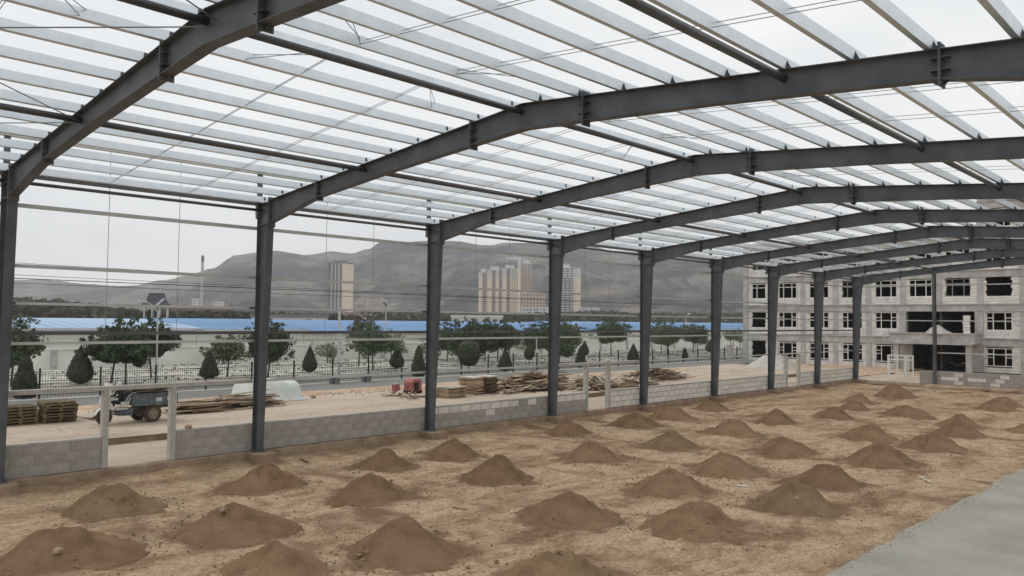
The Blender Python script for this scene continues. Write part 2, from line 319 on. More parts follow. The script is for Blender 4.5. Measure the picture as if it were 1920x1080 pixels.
# ------------------------------------------------------------------ steel shed (one building, parts are its members)
shed = tag(empty('steel_shed'), 'dark grey portal frame shed skeleton with bare roof purlins over the soil floor', 'steel shed')
BAY = 7.5; XR = 12.44; SL = .092; ZE = 8.354; NF = 8; FR = range(-1, 9)
zt = lambda x: ZE+SL*(XR-abs(x-XR))
def mirror(mb):
    q = MB(); q.v = [(2*XR-x, y, z) for x, y, z in mb.v]; q.f = list(mb.f); q.m = list(mb.m); return q
HW = .125
c = MB()
def xi(z): return .33+(.73-.33)*z/7.66
c.box(0, .014, -HW, HW, .02, 8.34)
c.add([(xi(.02)-.014,-HW,.02),(xi(.02),-HW,.02),(xi(.02),HW,.02),(xi(.02)-.014,HW,.02),(.716,-HW,8.36),(.73,-HW,8.36),(.73,HW,8.36),(.716,HW,8.36)],
      [(0,3,2,1),(4,5,6,7),(0,1,5,4),(1,2,6,5),(2,3,7,6),(3,0,4,7)])
c.prism([(.014,.02),(xi(.02)-.014,.02),(.716,8.34),(.014,8.34)], -.005, .005)
capb = MB(); capb.box(-.03, .72, -HW-.01, HW+.01, 8.345, 8.362)
stf = MB(); stf2 = MB()
for sgn in (-1,):
    y0, y1 = (-HW+.004, -.006) if sgn < 0 else (.006, HW-.004)
    stf.box(.016, .70, y0, y1, 7.62, 7.635); stf2.box(.016, .70, y0, y1, 8.05, 8.06)
plate = MB(); plate.box(.732, .748, -HW-.01, HW+.01, 7.52, 8.52); plate.box(.750, .766, -HW-.01, HW+.01, 7.52, 8.52)
base = MB(); base.box(-.06, .42, -.19, .19, -.005, .018)
for bx_ in (.06, .30):
    for by_ in (-.15, .15): base.tube((bx_, by_, .018), (bx_, by_, .09), .015, n=6)
lug = MB(); lug.box(-.14, -.002, -HW, HW, 7.98, 8.5); lug.box(-.2, -.02, -.08, .08, 7.86, 7.98)
def rsec(xs, bot):
    r = MB()
    for k in range(len(xs)-1):
        x0, x1 = xs[k], xs[k+1]; a, b2 = zt(x0), zt(x1); c0, c1 = a-bot[k], b2-bot[k+1]; T = .013
        for (zA, zB, s_) in ((a, b2, -1), (c0, c1, 1)):
            r.add([(x0,-HW,zA),(x1,-HW,zB),(x1,HW,zB),(x0,HW,zA),(x0,-HW,zA+s_*T),(x1,-HW,zB+s_*T),(x1,HW,zB+s_*T),(x0,HW,zA+s_*T)],
                  [(0,3,2,1),(4,5,6,7),(0,1,5,4),(1,2,6,5),(2,3,7,6),(3,0,4,7)])
        r.prism([(x0, c0+T), (x1, c1+T), (x1, b2-T), (x0, a-T)], -.005, .005)
    return r
XS = [.768, 3.67, 7.5, 10.66, XR]; DP = [.76, .47, .48, .55, .60]
raf = rsec(XS, DP)
def splice(x, d):
    s = MB(); z = zt(x)
    s.box(x-.018, x-.002, -HW-.01, HW+.01, z-d-.10, z+.10); s.box(x+.002, x+.018, -HW-.01, HW+.01, z-d-.10, z+.10)
    for sg in (-1, 1):
        s.add([(x+sg*.018,-.005,z-d-.10),(x+sg*.018,.005,z-d-.10),(x+sg*.13,.005,z-d-.02),(x+sg*.13,-.005,z-d-.02),(x+sg*.018,.005,z-d-.0),(x+sg*.018,-.005,z-d-.0)],
              [(0,1,2,3),(1,4,2),(0,3,5),(0,5,4,1),(2,4,5,3)])
        for zz in (z-d*.3, z-d*.7):
            for y0, y1 in ((-HW, -.006), (.006, HW)): s.box(min(x+sg*.02, x+sg*.14), max(x+sg*.02, x+sg*.14), y0, y1, zz-.005, zz+.005)
    for zz in (z-.08, z-d*.5, z-d+.08, z+.05, z-d-.06):
        for yy in (-.075, .075): s.tube((x-.035, yy, zz), (x+.035, yy, zz), .014, n=6)
    return s
sp = [splice(3.67, .47), splice(10.66, .55)]
def cleat(side):
    q = MB(); s_ = side; x0 = s_*.006
    q.add([(x0,-.06,.002),(x0,.06,.002),(x0,.028,.19),(x0,-.028,.19),(x0+s_*.01,-.06,.002),(x0+s_*.01,.06,.002),(x0+s_*.01,.028,.19),(x0+s_*.01,-.028,.19)],
          [(0,3,2,1),(4,5,6,7),(0,1,5,4),(1,2,6,5),(2,3,7,6),(3,0,4,7)])
    b0 = x0+s_*.0102
    q.add([(b0,-.004,.002),(x0+s_*.09,-.004,.002),(b0,-.004,.15),(b0,.004,.002),(x0+s_*.09,.004,.002),(b0,.004,.15)],
          [(0,1,2),(3,5,4),(0,3,4,1),(1,4,5,2),(0,2,5,3)])
    return q.mesh('purlin_cleat', M['steel'])
PX = [.27, 1.44, 2.62, 3.79, 4.97, 6.14, 7.31, 8.49, 9.67, 10.84, 12.0]
meshes = {}
for side in (-1, 1):
    mm = (lambda q: q) if side < 0 else mirror
    meshes[side] = dict(column=mm(c).mesh('column', M['steel']), cap=mm(capb).mesh('cap_plate', M['steel']), stf=mm(stf).mesh('stiffener', M['steel']), stf2=mm(stf2).mesh('stiffener', M['steel']),
        plate=mm(plate).mesh('end_plate', M['steel']), base=mm(base).mesh('base_plate', M['steel']), lug=mm(lug).mesh('bracket', M['steel']),
        rafter=mm(raf).mesh('rafter', M['steel']), sp=[mm(s_).mesh('splice_plate', M['steel']) for s_ in sp], cleat=cleat(side))
for n in FR:
    for side in (-1, 1):
        q = meshes[side]
        cc = link('column', q['column'], shed, (0, n*BAY, 0))
        for k_, nm in (('cap','cap_plate'),('stf','stiffener'),('stf2','stiffener'),('plate','end_plate'),('base','base_plate'),('lug','bracket')): link(nm, q[k_], cc)
        rr = link('rafter', q['rafter'], shed, (0, n*BAY, 0))
        for s_ in q['sp']: link('splice_plate', s_, rr)
        for x in PX:
            X = x if side < 0 else 2*XR-x
            link('purlin_cleat', q['cleat'], rr, (X, 0, zt(X)))
# ridge splice
# purlins (C section, web square to the slope)
def cpur(side):
    q = MB(); H = .2; FL = .10; T = .004; L0, L1 = .005, BAY-.005
    s_ = -1 if side > 0 else 1      # flanges point to the ridge on the far side of the web
    a = math.atan(SL)*(1 if side < 0 else -1)
    Mx = Matrix.Rotation(-a, 3, 'Y')
    def bx2(x0, x1, z0, z1):
        P = [Mx@Vector(p) for p in ((x0,L0,z0),(x1,L0,z0),(x1,L1,z0),(x0,L1,z0),(x0,L0,z1),(x1,L0,z1),(x1,L1,z1),(x0,L1,z1))]
        q.add(P, [(0,3,2,1),(4,5,6,7),(0,1,5,4),(1,2,6,5),(2,3,7,6),(3,0,4,7)])
    bx2(-T/2, T/2, .004, H); bx2(-FL, -T/2, .004, .004+T); bx2(-FL, -T/2, H-T, H); bx2(-FL, -FL+T, .008, .024); bx2(-FL, -FL+T, H-.024, H-.004)
    return q.mesh('purlin', M['galv'])
pur = {s_: cpur(s_) for s_ in (-1, 1)}
for n in list(FR)[:-1]:
    for side in (-1, 1):
        for x in PX:
            X = x if side < 0 else 2*XR-x
            link('purlin', pur[side], shed, (X, n*BAY, zt(X)+.003))
# eave purlin, eave tube, round strut tubes
e = MB(); e.box(-.05, -.045, .01, BAY-.01, 8.30, 8.50); e.box(-.12, -.05, .01, BAY-.01, 8.30, 8.305); e.box(-.12, -.05, .01, BAY-.01, 8.495, 8.50)
eme = e.mesh('eave_purlin', M['eave'])
t = MB(); t.tube((.12, .02, 8.13), (.12, BAY-.02, 8.13), .05, n=12); tme = t.mesh('eave_tube', M['tube'], True)
t = MB(); t.tube((0, .01, 0), (0, BAY-.01, 0), .070, n=14); stm = t.mesh('strut_tube', M['tube'], True)
for n in list(FR)[:-1]:
    link('eave_purlin', eme, shed, (0, n*BAY, 0)); link('eave_tube', tme, shed, (0, n*BAY, 0))
    link('eave_purlin', eme, shed, (24.9+.06, n*BAY, 0))
    for X in (6.1, 12.30, 18.70): link('strut_tube', stm, shed, (X, n*BAY, zt(X)-.15))
# sag rods: pairs at the third points of each bay, in short pieces between purlins
def rodm(side):
    out_ = []; XX = [x if side < 0 else 2*XR-x for x in PX]
    for yy in (2.6, 4.95):
        for dz, dy in ((.05, 0), (.155, .10)):
            q = MB()
            for k in range(len(XX)-1):
                a, b2 = XX[k], XX[k+1]; q.bar((a, yy+dy, zt(a)+dz), (b2, yy+dy, zt(b2)+dz), .010)
            out_.append(('sag_rod', q.mesh('sag_rod', M['rod'])))
    for ya, yb, za, zb in ((2.6, 1.55, .06, .17), (4.95, 6.1, .06, .17), (2.6, 1.4, .15, .05), (4.95, 6.0, .15, .05)):
        q = MB(); q.bar((XX[-1], ya, zt(XX[-1])+za), (XX[-2], yb, zt(XX[-2])+zb), .011); out_.append(('stay_rod', q.mesh('stay_rod', M['rod'])))
    return out_
rods = {s_: rodm(s_) for s_ in (-1, 1)}
for n in list(FR)[:-1]:
    for side in (-1, 1):
        for nm, me_ in rods[side]: link(nm, me_, shed, (0, n*BAY, 0))
# diagonal rods in the first bay behind frame 0
for a, b2 in (((6.1, -7.5), (12.2, 0)), ((12.2, -7.5), (6.1, 0)), ((.5, -7.5), (6.1, 0)), ((6.1, -7.5), (.5, 0)), ((12.6, -7.5), (18.6, 0)), ((18.6, -7.5), (12.6, 0)), ((.5, 60), (6.1, 52.5)), ((6.1, 60), (.5, 52.5))):
    q = MB(); q.tube((*a, zt(a[0])-.2), (*b2, zt(b2[0])-.2), .012, n=6); q.build('brace_rod', M['rod'], shed)
# wall girts on the left side
def girt(z, h, m, dep=.16):
    q = MB(); q.box(-.18, -.175+.0, .0, BAY, z-h/2, z+h/2); q.box(-.175, -.175+dep, .0, BAY, z-h/2, z-h/2+.006); q.box(-.175+dep, -.17+dep, 0, BAY, z-h/2, z+h/2)
    return q.mesh('girt', m)
gm = [girt(7.52, .10, M['girt']), girt(5.84, .09, M['girt']), girt(4.80, .075, M['girt']), girt(3.97, .10, M['steel']), girt(3.69, .08, M['girt'])]  # fourth girt takes dark steel to paint in the shade on it
gl = girt(2.33, .07, M['girt'])
gp = girt(9.45, .09, M['girt'])
stub = MB(); stub.box(-.22, .0, -.32, .32, 4.77, 4.84); stub.box(-.2, -.002, -.07, .07, 5.80, 5.88); stubm = stub.mesh('girt_bracket', M['steel'])
post = MB(); post.box(-.16, -.03, -.07, .07, 8.52, 9.55); postm = post.mesh('parapet_post', M['steel'])
vr = MB(); vr.tube((-.1, 0, 3.72), (-.1, 0, 9.4), .009, n=5); vrm = vr.mesh('girt_rod', M['rod'])
for n in list(FR)[:-1]:
    for g in gm: link('girt', g, shed, (0, n*BAY, 0))
    if n not in (0, 3): link('girt', gl, shed, (0, n*BAY, 0))
    link('girt', gp, shed, (0, n*BAY, 0))
    for yy in (2.68, 4.78): link('girt_rod', vrm, shed, (0, n*BAY+yy, 0))
for n in FR:
    link('girt_bracket', stubm, shed, (0, n*BAY, 0)); link('parapet_post', postm, shed, (0, n*BAY, 0))
# gable columns and girts at the far end
for X in (6.1, 12.44, 18.8):
    q = MB(); zc = zt(X)-.5
    q.box(X-.11, X+.11, NF*BAY-.15, NF*BAY-.138, 0, zc); q.box(X-.11, X+.11, NF*BAY+.138, NF*BAY+.15, 0, zc); q.box(X-.005, X+.005, NF*BAY-.138, NF*BAY+.138, 0, zc); q.box(X-.2, X+.2, NF*BAY-.2, NF*BAY+.2, -.02, .015)
    q.build('gable_column', M['steel'], shed)
for z, x0 in ((7.52, .4), (4.80, .4), (2.36, 6.2)):
    q = MB(); q.box(x0, 24.5, NF*BAY+.16, NF*BAY+.30, z-.03, z-.024); q.box(x0, 24.5, NF*BAY+.155, NF*BAY+.16, z-.03, z+.05); q.build('girt', M['girt'], shed)
# pedestals under the columns
for n in FR:
    q = MB(); dx = .05*((n*7) % 3); q.box(-.32, .78+dx, -.36-dx, .38, -.6, -.008)
    o = q.build('pedestal', M['plinth'], shed, (0, n*BAY, 0), bevel=.02)

# ------------------------------------------------------------------ block walls between the columns
BW, BH, JT = .60, .287, .022
def blockmesh(w_, h_, m, name='block', ins=.0):
    q = MB(); q.box(-.09, .0, ins, w_, 0, h_); return q.mesh(name, m)
bcache = {}
def blk(w_, m):
    k = (round(w_, 2), m)
    if k not in bcache:
        q = MB(); wv = k[0]-JT; H = BH-JT; e = .006
        q.add([(-.09,0,0),(-.09,wv,0),(-.09,wv,H),(-.09,0,H),(-e,0,0),(-e,wv,0),(-e,wv,H),(-e,0,H),(0,e,e),(0,wv-e,e),(0,wv-e,H-e),(0,e,H-e)],
              [(0,3,2,1),(0,1,5,4),(1,2,6,5),(2,3,7,6),(3,0,4,7),(4,5,9,8),(5,6,10,9),(6,7,11,10),(7,4,8,11),(8,9,10,11)])
        bcache[k] = q.mesh('block', M[m])
    return bcache[k]
def wall_seg(y0, y1, label, style, white_cells=(), parent_bay=None):
    t = tag(empty('block_wall', (-.02, y0, 0)), label, 'low wall', 'low block walls between the columns')
    q = MB(); q.box(-.205, -.004 if style in 'gm' else -.010, 0, y1-y0, .0, .865); q.build('mortar_core', M['plaster' if style in 'gm' else 'mortar'], t)
    q = MB(); n_ = max(2, int((y1-y0)/.5)); 
    for i in range(n_):
        ya = (y1-y0)*i/n_; yb = (y1-y0)*(i+1)/n_
        q.box(-.23, .012+.004*math.sin(i*2.3), ya, yb, .866, .925+.004*math.sin(i*1.7))
    q.build('coping', M['conc'], t)
    for r in range(3):
        y = 0; k = 0; first = True
        while y < y1-y0-.02:
            w_ = BW*.5 if (first and r % 2) else BW
            if style == 'mix2' : w_ *= 1.0
            w_ = min(w_, y1-y0-y); first = False
            if w_ < .08: break
            if style == 'g': m_ = 'blockg'
            elif style == 'w': m_ = 'blockw'
            else: m_ = 'blockw' if (r, k) in white_cells else 'blockg'
            o = link('block', blk(w_, m_), t, ((random.uniform(-.003, .003) if m_ == 'blockw' else random.uniform(-.003, .001)), y+JT/2, r*BH+JT/2+.002))
            y += w_; k += 1
    return t
wall_seg(-7.1, -.005, 'grey block wall before the first column, outside the left edge', 'g')
wall_seg(.005, 2.65, 'smeared grey block wall left of the first doorway at the left edge', 'g')
wall_seg(4.82, 7.495, 'smeared grey block wall right of the first doorway, behind the parked tricycle', 'g')
wall_seg(7.505, 14.995, 'long plain grey block wall below the white tarpaulin heap', 'g')
wall_seg(15.005, 22.495, 'grey wall with a top row of white blocks and one white block lower', 'm',
         {(2,0),(2,1),(2,2),(2,3),(2,4),(2,5),(2,6),(2,7),(2,8),(2,10),(1,6)})
wall_seg(22.505, 25.26, 'short wall left of the second doorway, white blocks above grey', 'm', {(2,0),(2,1),(2,2),(2,3),(2,4)})
wall_seg(27.26, 29.995, 'short white block wall right of the second doorway', 'w')
wall_seg(30.005, 37.495, 'long white block wall below the brown branch heap', 'w')
wall_seg(37.505, 44.995, 'white block wall beyond the branch heap, sixth bay', 'w')
wall_seg(45.005, 47.72, 'short white block wall left of the third doorway', 'w')
wall_seg(49.96, 52.495, 'short white block wall right of the third doorway', 'w')
wall_seg(52.505, 59.99, 'last white block wall before the gable end', 'w')
# gable wall
t = tag(empty('block_wall', (5.0, 60.02, 0)), 'grey gable end block wall with a few white blocks, in front of the unfinished building', 'low wall', 'low block walls between the columns')
q = MB(); q.box(0, 20, .005, .2, -.05, .9); q.build('mortar_core', M['plaster'], t)
q = MB(); q.box(0, 20, -.01, .22, .901, .96); q.build('coping', M['conc'], t)
wc = {(0,4),(1,4),(2,4),(1,3),(1,6),(1,7),(0,8),(2,9),(1,9)}
g_me = {}
for m_ in ('blockg', 'blockw'):
    q = MB(); q.box(0, BW-JT, -.003, .1, 0, BH-JT); g_me[m_] = q.mesh('block', M[m_])
for r in range(3):
    for k in range(33):
        x = k*BW-(BW/2 if r % 2 else 0)
        if x < 0: continue
        link('block', g_me['blockw' if (r, k) in wc or (k > 10 and random.random() < .15) else 'blockg'], t, (x+JT/2, random.uniform(-.002, .002), r*.3+JT/2))
# earth faced ground beam below the walls
b = MB(); n = 300; P = []; F = []
for j in range(n+1):
    y = -9+j*.231; a = .09+.03*fbm(1, y, .8); zz = -.012+.015*fbm(2, y, 1.3)
    P += [(-.25, y, zz), (a-.04, y, zz), (a, y, zz-.04), (a+.10, y, -.62)]
for j in range(n):
    for i in range(3): a = j*4+i; F.append((a, a+1, a+5, a+4))
b.add(P, F); kind(b.build('ground_beam', M['plinth'], smooth=False), 'structure')
# door frames of precast posts and lintels
def door(y0, y1, l0, l1, label, lint=True):
    t = tag(empty('door_frame', (0, y0, 0)), label, 'door frame', 'concrete door frames in the left wall')
    for yy in (y0, y1):
        q = MB(); q.box(-.22, .02, yy-.085-y0, yy+.085-y0, 0, 2.27 if lint else 2.27); q.build('post', M['conc'], t, bevel=.008)
    if lint:
        q = MB(); q.box(-.215, .015, l0-y0, l1-y0, 2.272, 2.48 if l1-l0 > 7.3 else 2.40); q.build('lintel', M['conc'], t, bevel=.008)
door(2.74, 4.72, .14, 7.36, 'pale concrete door frame with full width lintel, in front of the parked tricycle')
door(25.35, 27.17, 22.64, 29.86, 'pale concrete door frame with lintel in front of the timber heap')
door(47.80, 49.87, 47.7, 49.95, 'farthest pale concrete door posts near the unfinished building', False)

# ------------------------------------------------------------------ soil mounds, clods and stones
def mound_mesh(r, h, seed, m):
    q = MB(); nr, na = 26, 56; P = [(0, 0, h)]; F = []
    e = random.Random(seed); st = e.uniform(.85, 1.15); rot = e.uniform(0, 6.28); ph = e.uniform(0, 20); fl = e.uniform(.10, .24); pw = e.uniform(1.0, 1.3)
    ox, oy = e.uniform(-.12, .12), e.uniform(-.12, .12); sec = (e.uniform(0, 6.28), e.uniform(.12, .38)) if e.random() < .7 else None
    for i in range(1, nr+1):
        for k in range(na):
            a = 2*math.pi*k/na; rho = i/nr*1.2
            rr = rho*r*(1+.10*math.sin(2*(a-rot))*st+.16*S(math.cos(a)*1.6, math.sin(a)*1.6, 1, ph))
            f = max(0, 1-rho); z = h*(1-math.sqrt((rho*1.0)**2+fl*fl)+fl*.6) if rho < 1 else 0
            z = h*max(0, (math.sqrt(1+fl*fl)-math.sqrt(rho*rho+fl*fl)))/(math.sqrt(1+fl*fl)-fl); z = h*(max(0, z/h)**pw)
            if rho > .78: z = max(z, h*.15*max(0, (1.18-rho)/.4)**1.6)
            x = math.cos(a)*rr+ox*f; y = math.sin(a)*rr+oy*f
            if sec: z += h*sec[1]*math.exp(-(((x-math.cos(sec[0])*r*.6)**2+(y-math.sin(sec[0])*r*.6)**2)/(r*.32)**2))
            z += fbm(x, y, 2.0, 5, ph)*.13*(1.2-rho)+fbm(x, y, 7, 3, ph)*.034-.05*abs(S(math.cos(a)*2.6, math.sin(a)*2.6, 1, ph+2))*min(1, rho*2)*max(0, 1.1-rho)
            if rho > 1.1: z -= .06*(rho-1.1)/.1+.02
            P.append((x, y, z-.02))
    P[0] = (ox, oy, P[1][2]+.004)
    for k in range(na): F.append((0, 1+k, 1+(k+1) % na))
    for i in range(nr-1):
        for k in range(na): a = 1+i*na; F.append((a+k, a+na+k, a+na+(k+1) % na, a+(k+1) % na))
    q.add(P, F); return q.mesh('soil_mound', m, True)
ORD = ['nearest', 'second', 'third', 'fourth', 'fifth', 'sixth', 'seventh', 'eighth', 'ninth', 'tenth', 'eleventh', 'farthest']
idx = 0
for rowtxt, cnt in ROWN:
    for k in range(cnt):
        x, y, r, h = MOUND[idx]; olive = idx in (0, 13, 30, 32)
        o = link('soil_mound', mound_mesh(r*.90, h*1.08, idx+3, M['moundg'] if olive else M['mound']), None, (x, y, -.37+hall_z(x, y)*.5))
        od = ORD[k] if k < cnt-1 else 'farthest'
        tag(o, '%s %s soil mound %s' % (od, 'yellowish brown' if olive else 'reddish brown', rowtxt), 'soil mound', 'loose soil mounds on the shed floor')
        idx += 1
def rock(r, seed):
    q = MB(); bm = bmesh.new(); bmesh.ops.create_icosphere(bm, subdivisions=1, radius=r)
    e = random.Random(seed)
    for v in bm.verts: v.co *= e.uniform(.7, 1.2); v.co.z *= .75
    q.add([tuple(v.co) for v in bm.verts], [tuple(v.index for v in f.verts) for f in bm.faces]); bm.free(); return q
b = MB(); rnd = random.Random(5); protos = [rock(1, i) for i in range(8)]
def clod(x, y, z, s):
    p = rnd.choice(protos); a = rnd.uniform(0, 6.3); ca, sa = math.cos(a), math.sin(a)
    b.add([(x+(u*ca-v*sa)*s, y+(u*sa+v*ca)*s, z+w_*s) for u, v, w_ in p.v], p.f)
for i in range(5200):
    x = rnd.uniform(.5, 18.5); y = -8+rnd.random()**1.5*50; s = rnd.uniform(.008, .03)*(1.5 if rnd.random() < .06 else 1)
    if S(x, y, .5, 8) < -.1: continue
    clod(x, y, -.36+hall_z(x, y)+s*.2, s)
for (mx_, my, r, h) in MOUND:
    if my > 30: continue
    for i in range(80):
        a = rnd.uniform(0, 6.3); d = rnd.random()**.6*.86; x = mx_+math.cos(a)*d*r*.9; y = my+math.sin(a)*d*r*.9
        clod(x, y, -.37+h*1.08*max(0, 1-d*1.02)**1.05-.02+rnd.uniform(-.01,.02), rnd.uniform(.012,.036)*(2.2 if rnd.random() < .10 else 1))
    for i in range(90):
        a = rnd.uniform(0, 6.3); d = r*rnd.uniform(.75, 1.45); x = mx_+math.cos(a)*d; y = my+math.sin(a)*d
        if not .4 < x < 18.5: continue
        clod(x, y, -.35+hall_z(x, y)+.01, rnd.uniform(.01, .035))
tag(kind(b.build('soil_clods', M['clod']), 'stuff'), 'loose clods and crumbs of soil scattered over the shed floor', 'clods')
for (x, y, z, s, lb) in ((8.0, 2.55, .20, .09, 'pale stone on top of the second mound in the second row from the wall'), (8.05, -.75, -.02, .10, 'pale stone on the front of the nearest mound at the bottom left'),
                         (15.95, 14.0, .02, .07, 'small white stone on the front of the yellowish mound near the slab'), (6.9, 8.0, -.05, .06, 'small stone on the third mound of the second row')):
    o = rock(s, int(x*10)).build('stone', M['stone'], None, (x, y, z), smooth=False); tag(o, lb, 'stone')

b = MB(); rnd = random.Random(11)
for i in range(700):
    y = rnd.uniform(2, 34); x = 18.75+abs(rnd.gauss(0, .16)); clod(x, y, -.18, rnd.uniform(.004,.013))
tag(kind(b.build('slab_crumbs', M['clod']), 'stuff'), 'crumbs of soil spilled along the edge of the concrete slab', 'crumbs')
for (x, y, rz, l_, w_, mt, lb) in ((16.9, 21.0, .6, .9, .10, 'woodp', 'short pale board lying on the soil near the slab'), (9.9, 7.9, 1.9, .45, .06, 'wood', 'thin stick of wood on the soil between the nearer mounds'),
        (5.6, 3.9, .3, .35, .12, 'tarp', 'scrap of white plastic beside the nearest mounds'), (13.4, 16.0, 2.3, .30, .16, 'tarp', 'scrap of white plastic between the middle mounds'),
        (1.3, 8.6, 1.4, .7, .09, 'wooddk', 'dark stick lying along the ground beam right of the second column')):
    q = MB(); n_ = 6
    for k in range(n_): q.obox((0, -l_/2+l_*(k+.5)/n_, .012*math.sin(k*1.7)), w_*(1-.1*(k % 2)), l_/n_*1.04, .018 if mt != 'tarp' else .006)
    tag(q.build('scrap', M[mt], None, (x, y, -.36+hall_z(x, y)+.03), rz), lb, 'scrap')

# ------------------------------------------------------------------ things in the yard
YZ = .21
# pallet stacks: each slatted pallet is a thing
pm = MB()
for k in range(9): pm.box(-.6, .6, -.52+k*.125, -.52+k*.125+.06, .09, .115)
for x in (-.55, 0, .55): pm.box(x-.04, x+.04, -.52, .54, .03, .09)
for k in range(3): pm.box(-.6, .6, -.5+k*.46, -.5+k*.46+.08, 0, .03)
pme = pm.mesh('pallet', M['bamboo'])
lv = ['bottom', 'second', 'third', 'fourth', 'fifth', 'sixth', 'seventh', 'top']
for (x, y, n, tx) in ((-10.7, 3.05, 6, 'left'), (-10.5, 4.4, 7, 'right')):
    for k in range(n):
        o = link('slatted_pallet', pme, None, (x+random.uniform(-.05,.05), y+random.uniform(-.05,.05), YZ+.01+k*.118), R(90)+random.uniform(-.08,.08))
        nm = 'top' if k == n-1 else lv[k]
        tag(o, '%s brown slatted pallet of the %s stack behind the left wall' % (nm, tx), 'pallet', 'stacked slatted pallets')

def wheel(parent, loc, r, w_, name='wheel'):
    q = MB(); h = w_/2; q.lathe([(r*.62,-h),(r*.9,-h),(r*.98,-h*.7),(r,-h*.3),(r,h*.3),(r*.98,h*.7),(r*.9,h),(r*.62,h)], ax='x', n=28)
    for k in range(22):
        a = 2*math.pi*k/22; q.obox((0, math.cos(a)*r, math.sin(a)*r), w_*.9, .03, .03, Matrix.Rotation(a, 3, 'X'))
    wh = q.build(name, M['tyre'], parent, loc)
    q = MB(); q.lathe([(.001,-h*.5),(r*.25,-h*.6),(r*.3,-h*.25),(r*.55,-h*.3),(r*.63,-h*.8),(r*.63,h*.8),(r*.55,h*.3),(r*.3,h*.25),(r*.25,h*.6),(.001,h*.5)], ax='x', n=20)
    q.build('rim', M['hub'], wh); return wh

# cargo tricycle: heading towards -Y
tri = tag(empty('cargo_tricycle', (-8.45, 7.09, YZ), R(7)), 'parked three wheeled cargo tricycle with a blue grey load bed and white cab front', 'tricycle')
wheel(tri, (.55, -.0, .35), .35, .17); wheel(tri, (-.55, -.0, .35), .35, .17)
wheel(tri, (0, -1.665, .30), .30, .12, 'wheel')
q = MB(); q.box(-.62, .62, -.72, .95, .70, .74)
q.box(.60, .64, -.72, .95, .70, 1.16); q.box(-.64, -.60, -.72, .95, .70, 1.16); q.box(-.60, .60, -.74, -.70, .70, 1.22); q.box(-.60, .60, 93e-2, .97, .70, 1.16)
for yy in (-.5, .0, .5, 1.0): q.box(.642, .665, yy-.02, yy+.02, .68, 1.10); 
q.box(.642, .67, -.72, .95, 1.12, 1.165); q.build('load_bed', M['bed'], tri, bevel=.006)
q = MB(); q.box(.6405, .644, .10, .34, .84, .98); q.box(.6405, .644, .56, .86, .86, 1.02); q.build('sticker', M['bedlight'], tri)
q = MB(); q.box(.05, .12, -2.1, 1.05, .50, .60); q.box(-.12, -.05, -2.1, 1.05, .50, .60); q.tube((-.55,0,.35), (.55,0,.35), .05)
for yy in (-1.9, -.8, .9): q.box(-.4, .4, yy-.03, yy+.03, .55, .62)
q.box(-.3, .3, -1.55, -.85, .32, .55); q.tube((.32,-1.3,.42), (.32,-.8,.42), .10, n=12); q.box(.1, .45, -1.0, -.75, .35, .62)
q.build('chassis', M['bed'], tri)
q = MB(); q.prism([(-2.42,.95),(-2.3,.98),(-1.95,.66),(-1.0,.62),(-1.0,.56),(-2.05,.56),(-2.5,.75)], -.34, .34, 'x'); q.build('floor_panel', M['bedlight'], tri, bevel=.01)
q = MB()
pr = [(-2.50,.78),(-2.44,1.05),(-2.32,1.38),(-2.20,1.62)]
for k in range(3):
    (ya, za), (yb, zb) = pr[k], pr[k+1]; wa = .40-.03*k; wb = .40-.03*(k+1)
    q.add([(-wa,ya+.10,za),(0,ya,za),(wa,ya+.10,za),(-wb,yb+.10,zb),(0,yb,zb),(wb,yb+.10,zb),(-wa,ya+.13,za),(0,ya+.03,za),(wa,ya+.13,za),(-wb,yb+.13,zb),(0,yb+.03,zb),(wb,yb+.13,zb)],
          [(0,1,4,3),(1,2,5,4),(7,6,9,10),(8,7,10,11),(0,3,9,6),(2,8,11,5),(3,4,10,9),(4,5,11,10)])
q.build('windshield', M['bedlight'], tri)
q = MB(); q.lathe([(.36,-.08),(.38,-.09),(.38,.09),(.36,.08)], c=(0,-2.35,.30), ax='x', n=24)
for i_, p_ in enumerate(q.v): q.v[i_] = (p_[0], -2.35+(p_[1]+2.35)/.58, p_[2])
q.v = [p for p in q.v]; keep = MB(); keep.add([p for p in q.v], [f for f in q.f if all(q.v[i][2] > .36 for i in f)]); keep.build('front_mudguard', M['bedlight'], tri)
q = MB()
for s_ in (-1, 1): q.tube((s_*.10,-2.35,.30), (s_*.10,-2.12,1.0), .025); q.tube((0,-2.08,1.08), (s_*.33,-1.85,1.12), .014)
q.tube((-.10,-2.12,1.0), (.10,-2.12,1.0), .03); q.build('fork_and_handlebar', M['black'], tri)
q = MB(); q.box(-.28, .28, -1.42, -.96, .74, .86); q.build('seat', M['bedlight'], tri, bevel=.02)
q = MB(); q.prism([(-1.02,1.05),(-.93,1.03),(-.84,1.28),(-.93,1.32)], -.26, .26, 'x'); q.build('backrest', M['black'], tri, bevel=.02)
q = MB()
for s_ in (-.3, .3): q.bar((s_, -1.3, .62), (s_, -.98, 1.1), .03); q.bar((s_, -.98, 1.1), (s_, -.76, 1.15), .03); q.bar((s_, -1.05, .62), (s_, -.85, 1.05), .05)
q.build('seat_frame', M['bedlight'], tri)
q = MB(); q.tube((.22,-2.48,.98), (.22,-2.54,.98), .06, n=14); q.build('headlight', M['glass'], tri)
for ch in tri.children:
    if ch.name.startswith('wheel'): continue
    for v in ch.data.vertices:
        if v.co.y < -.72: v.co.y = -.72+(v.co.y+.72)*.58
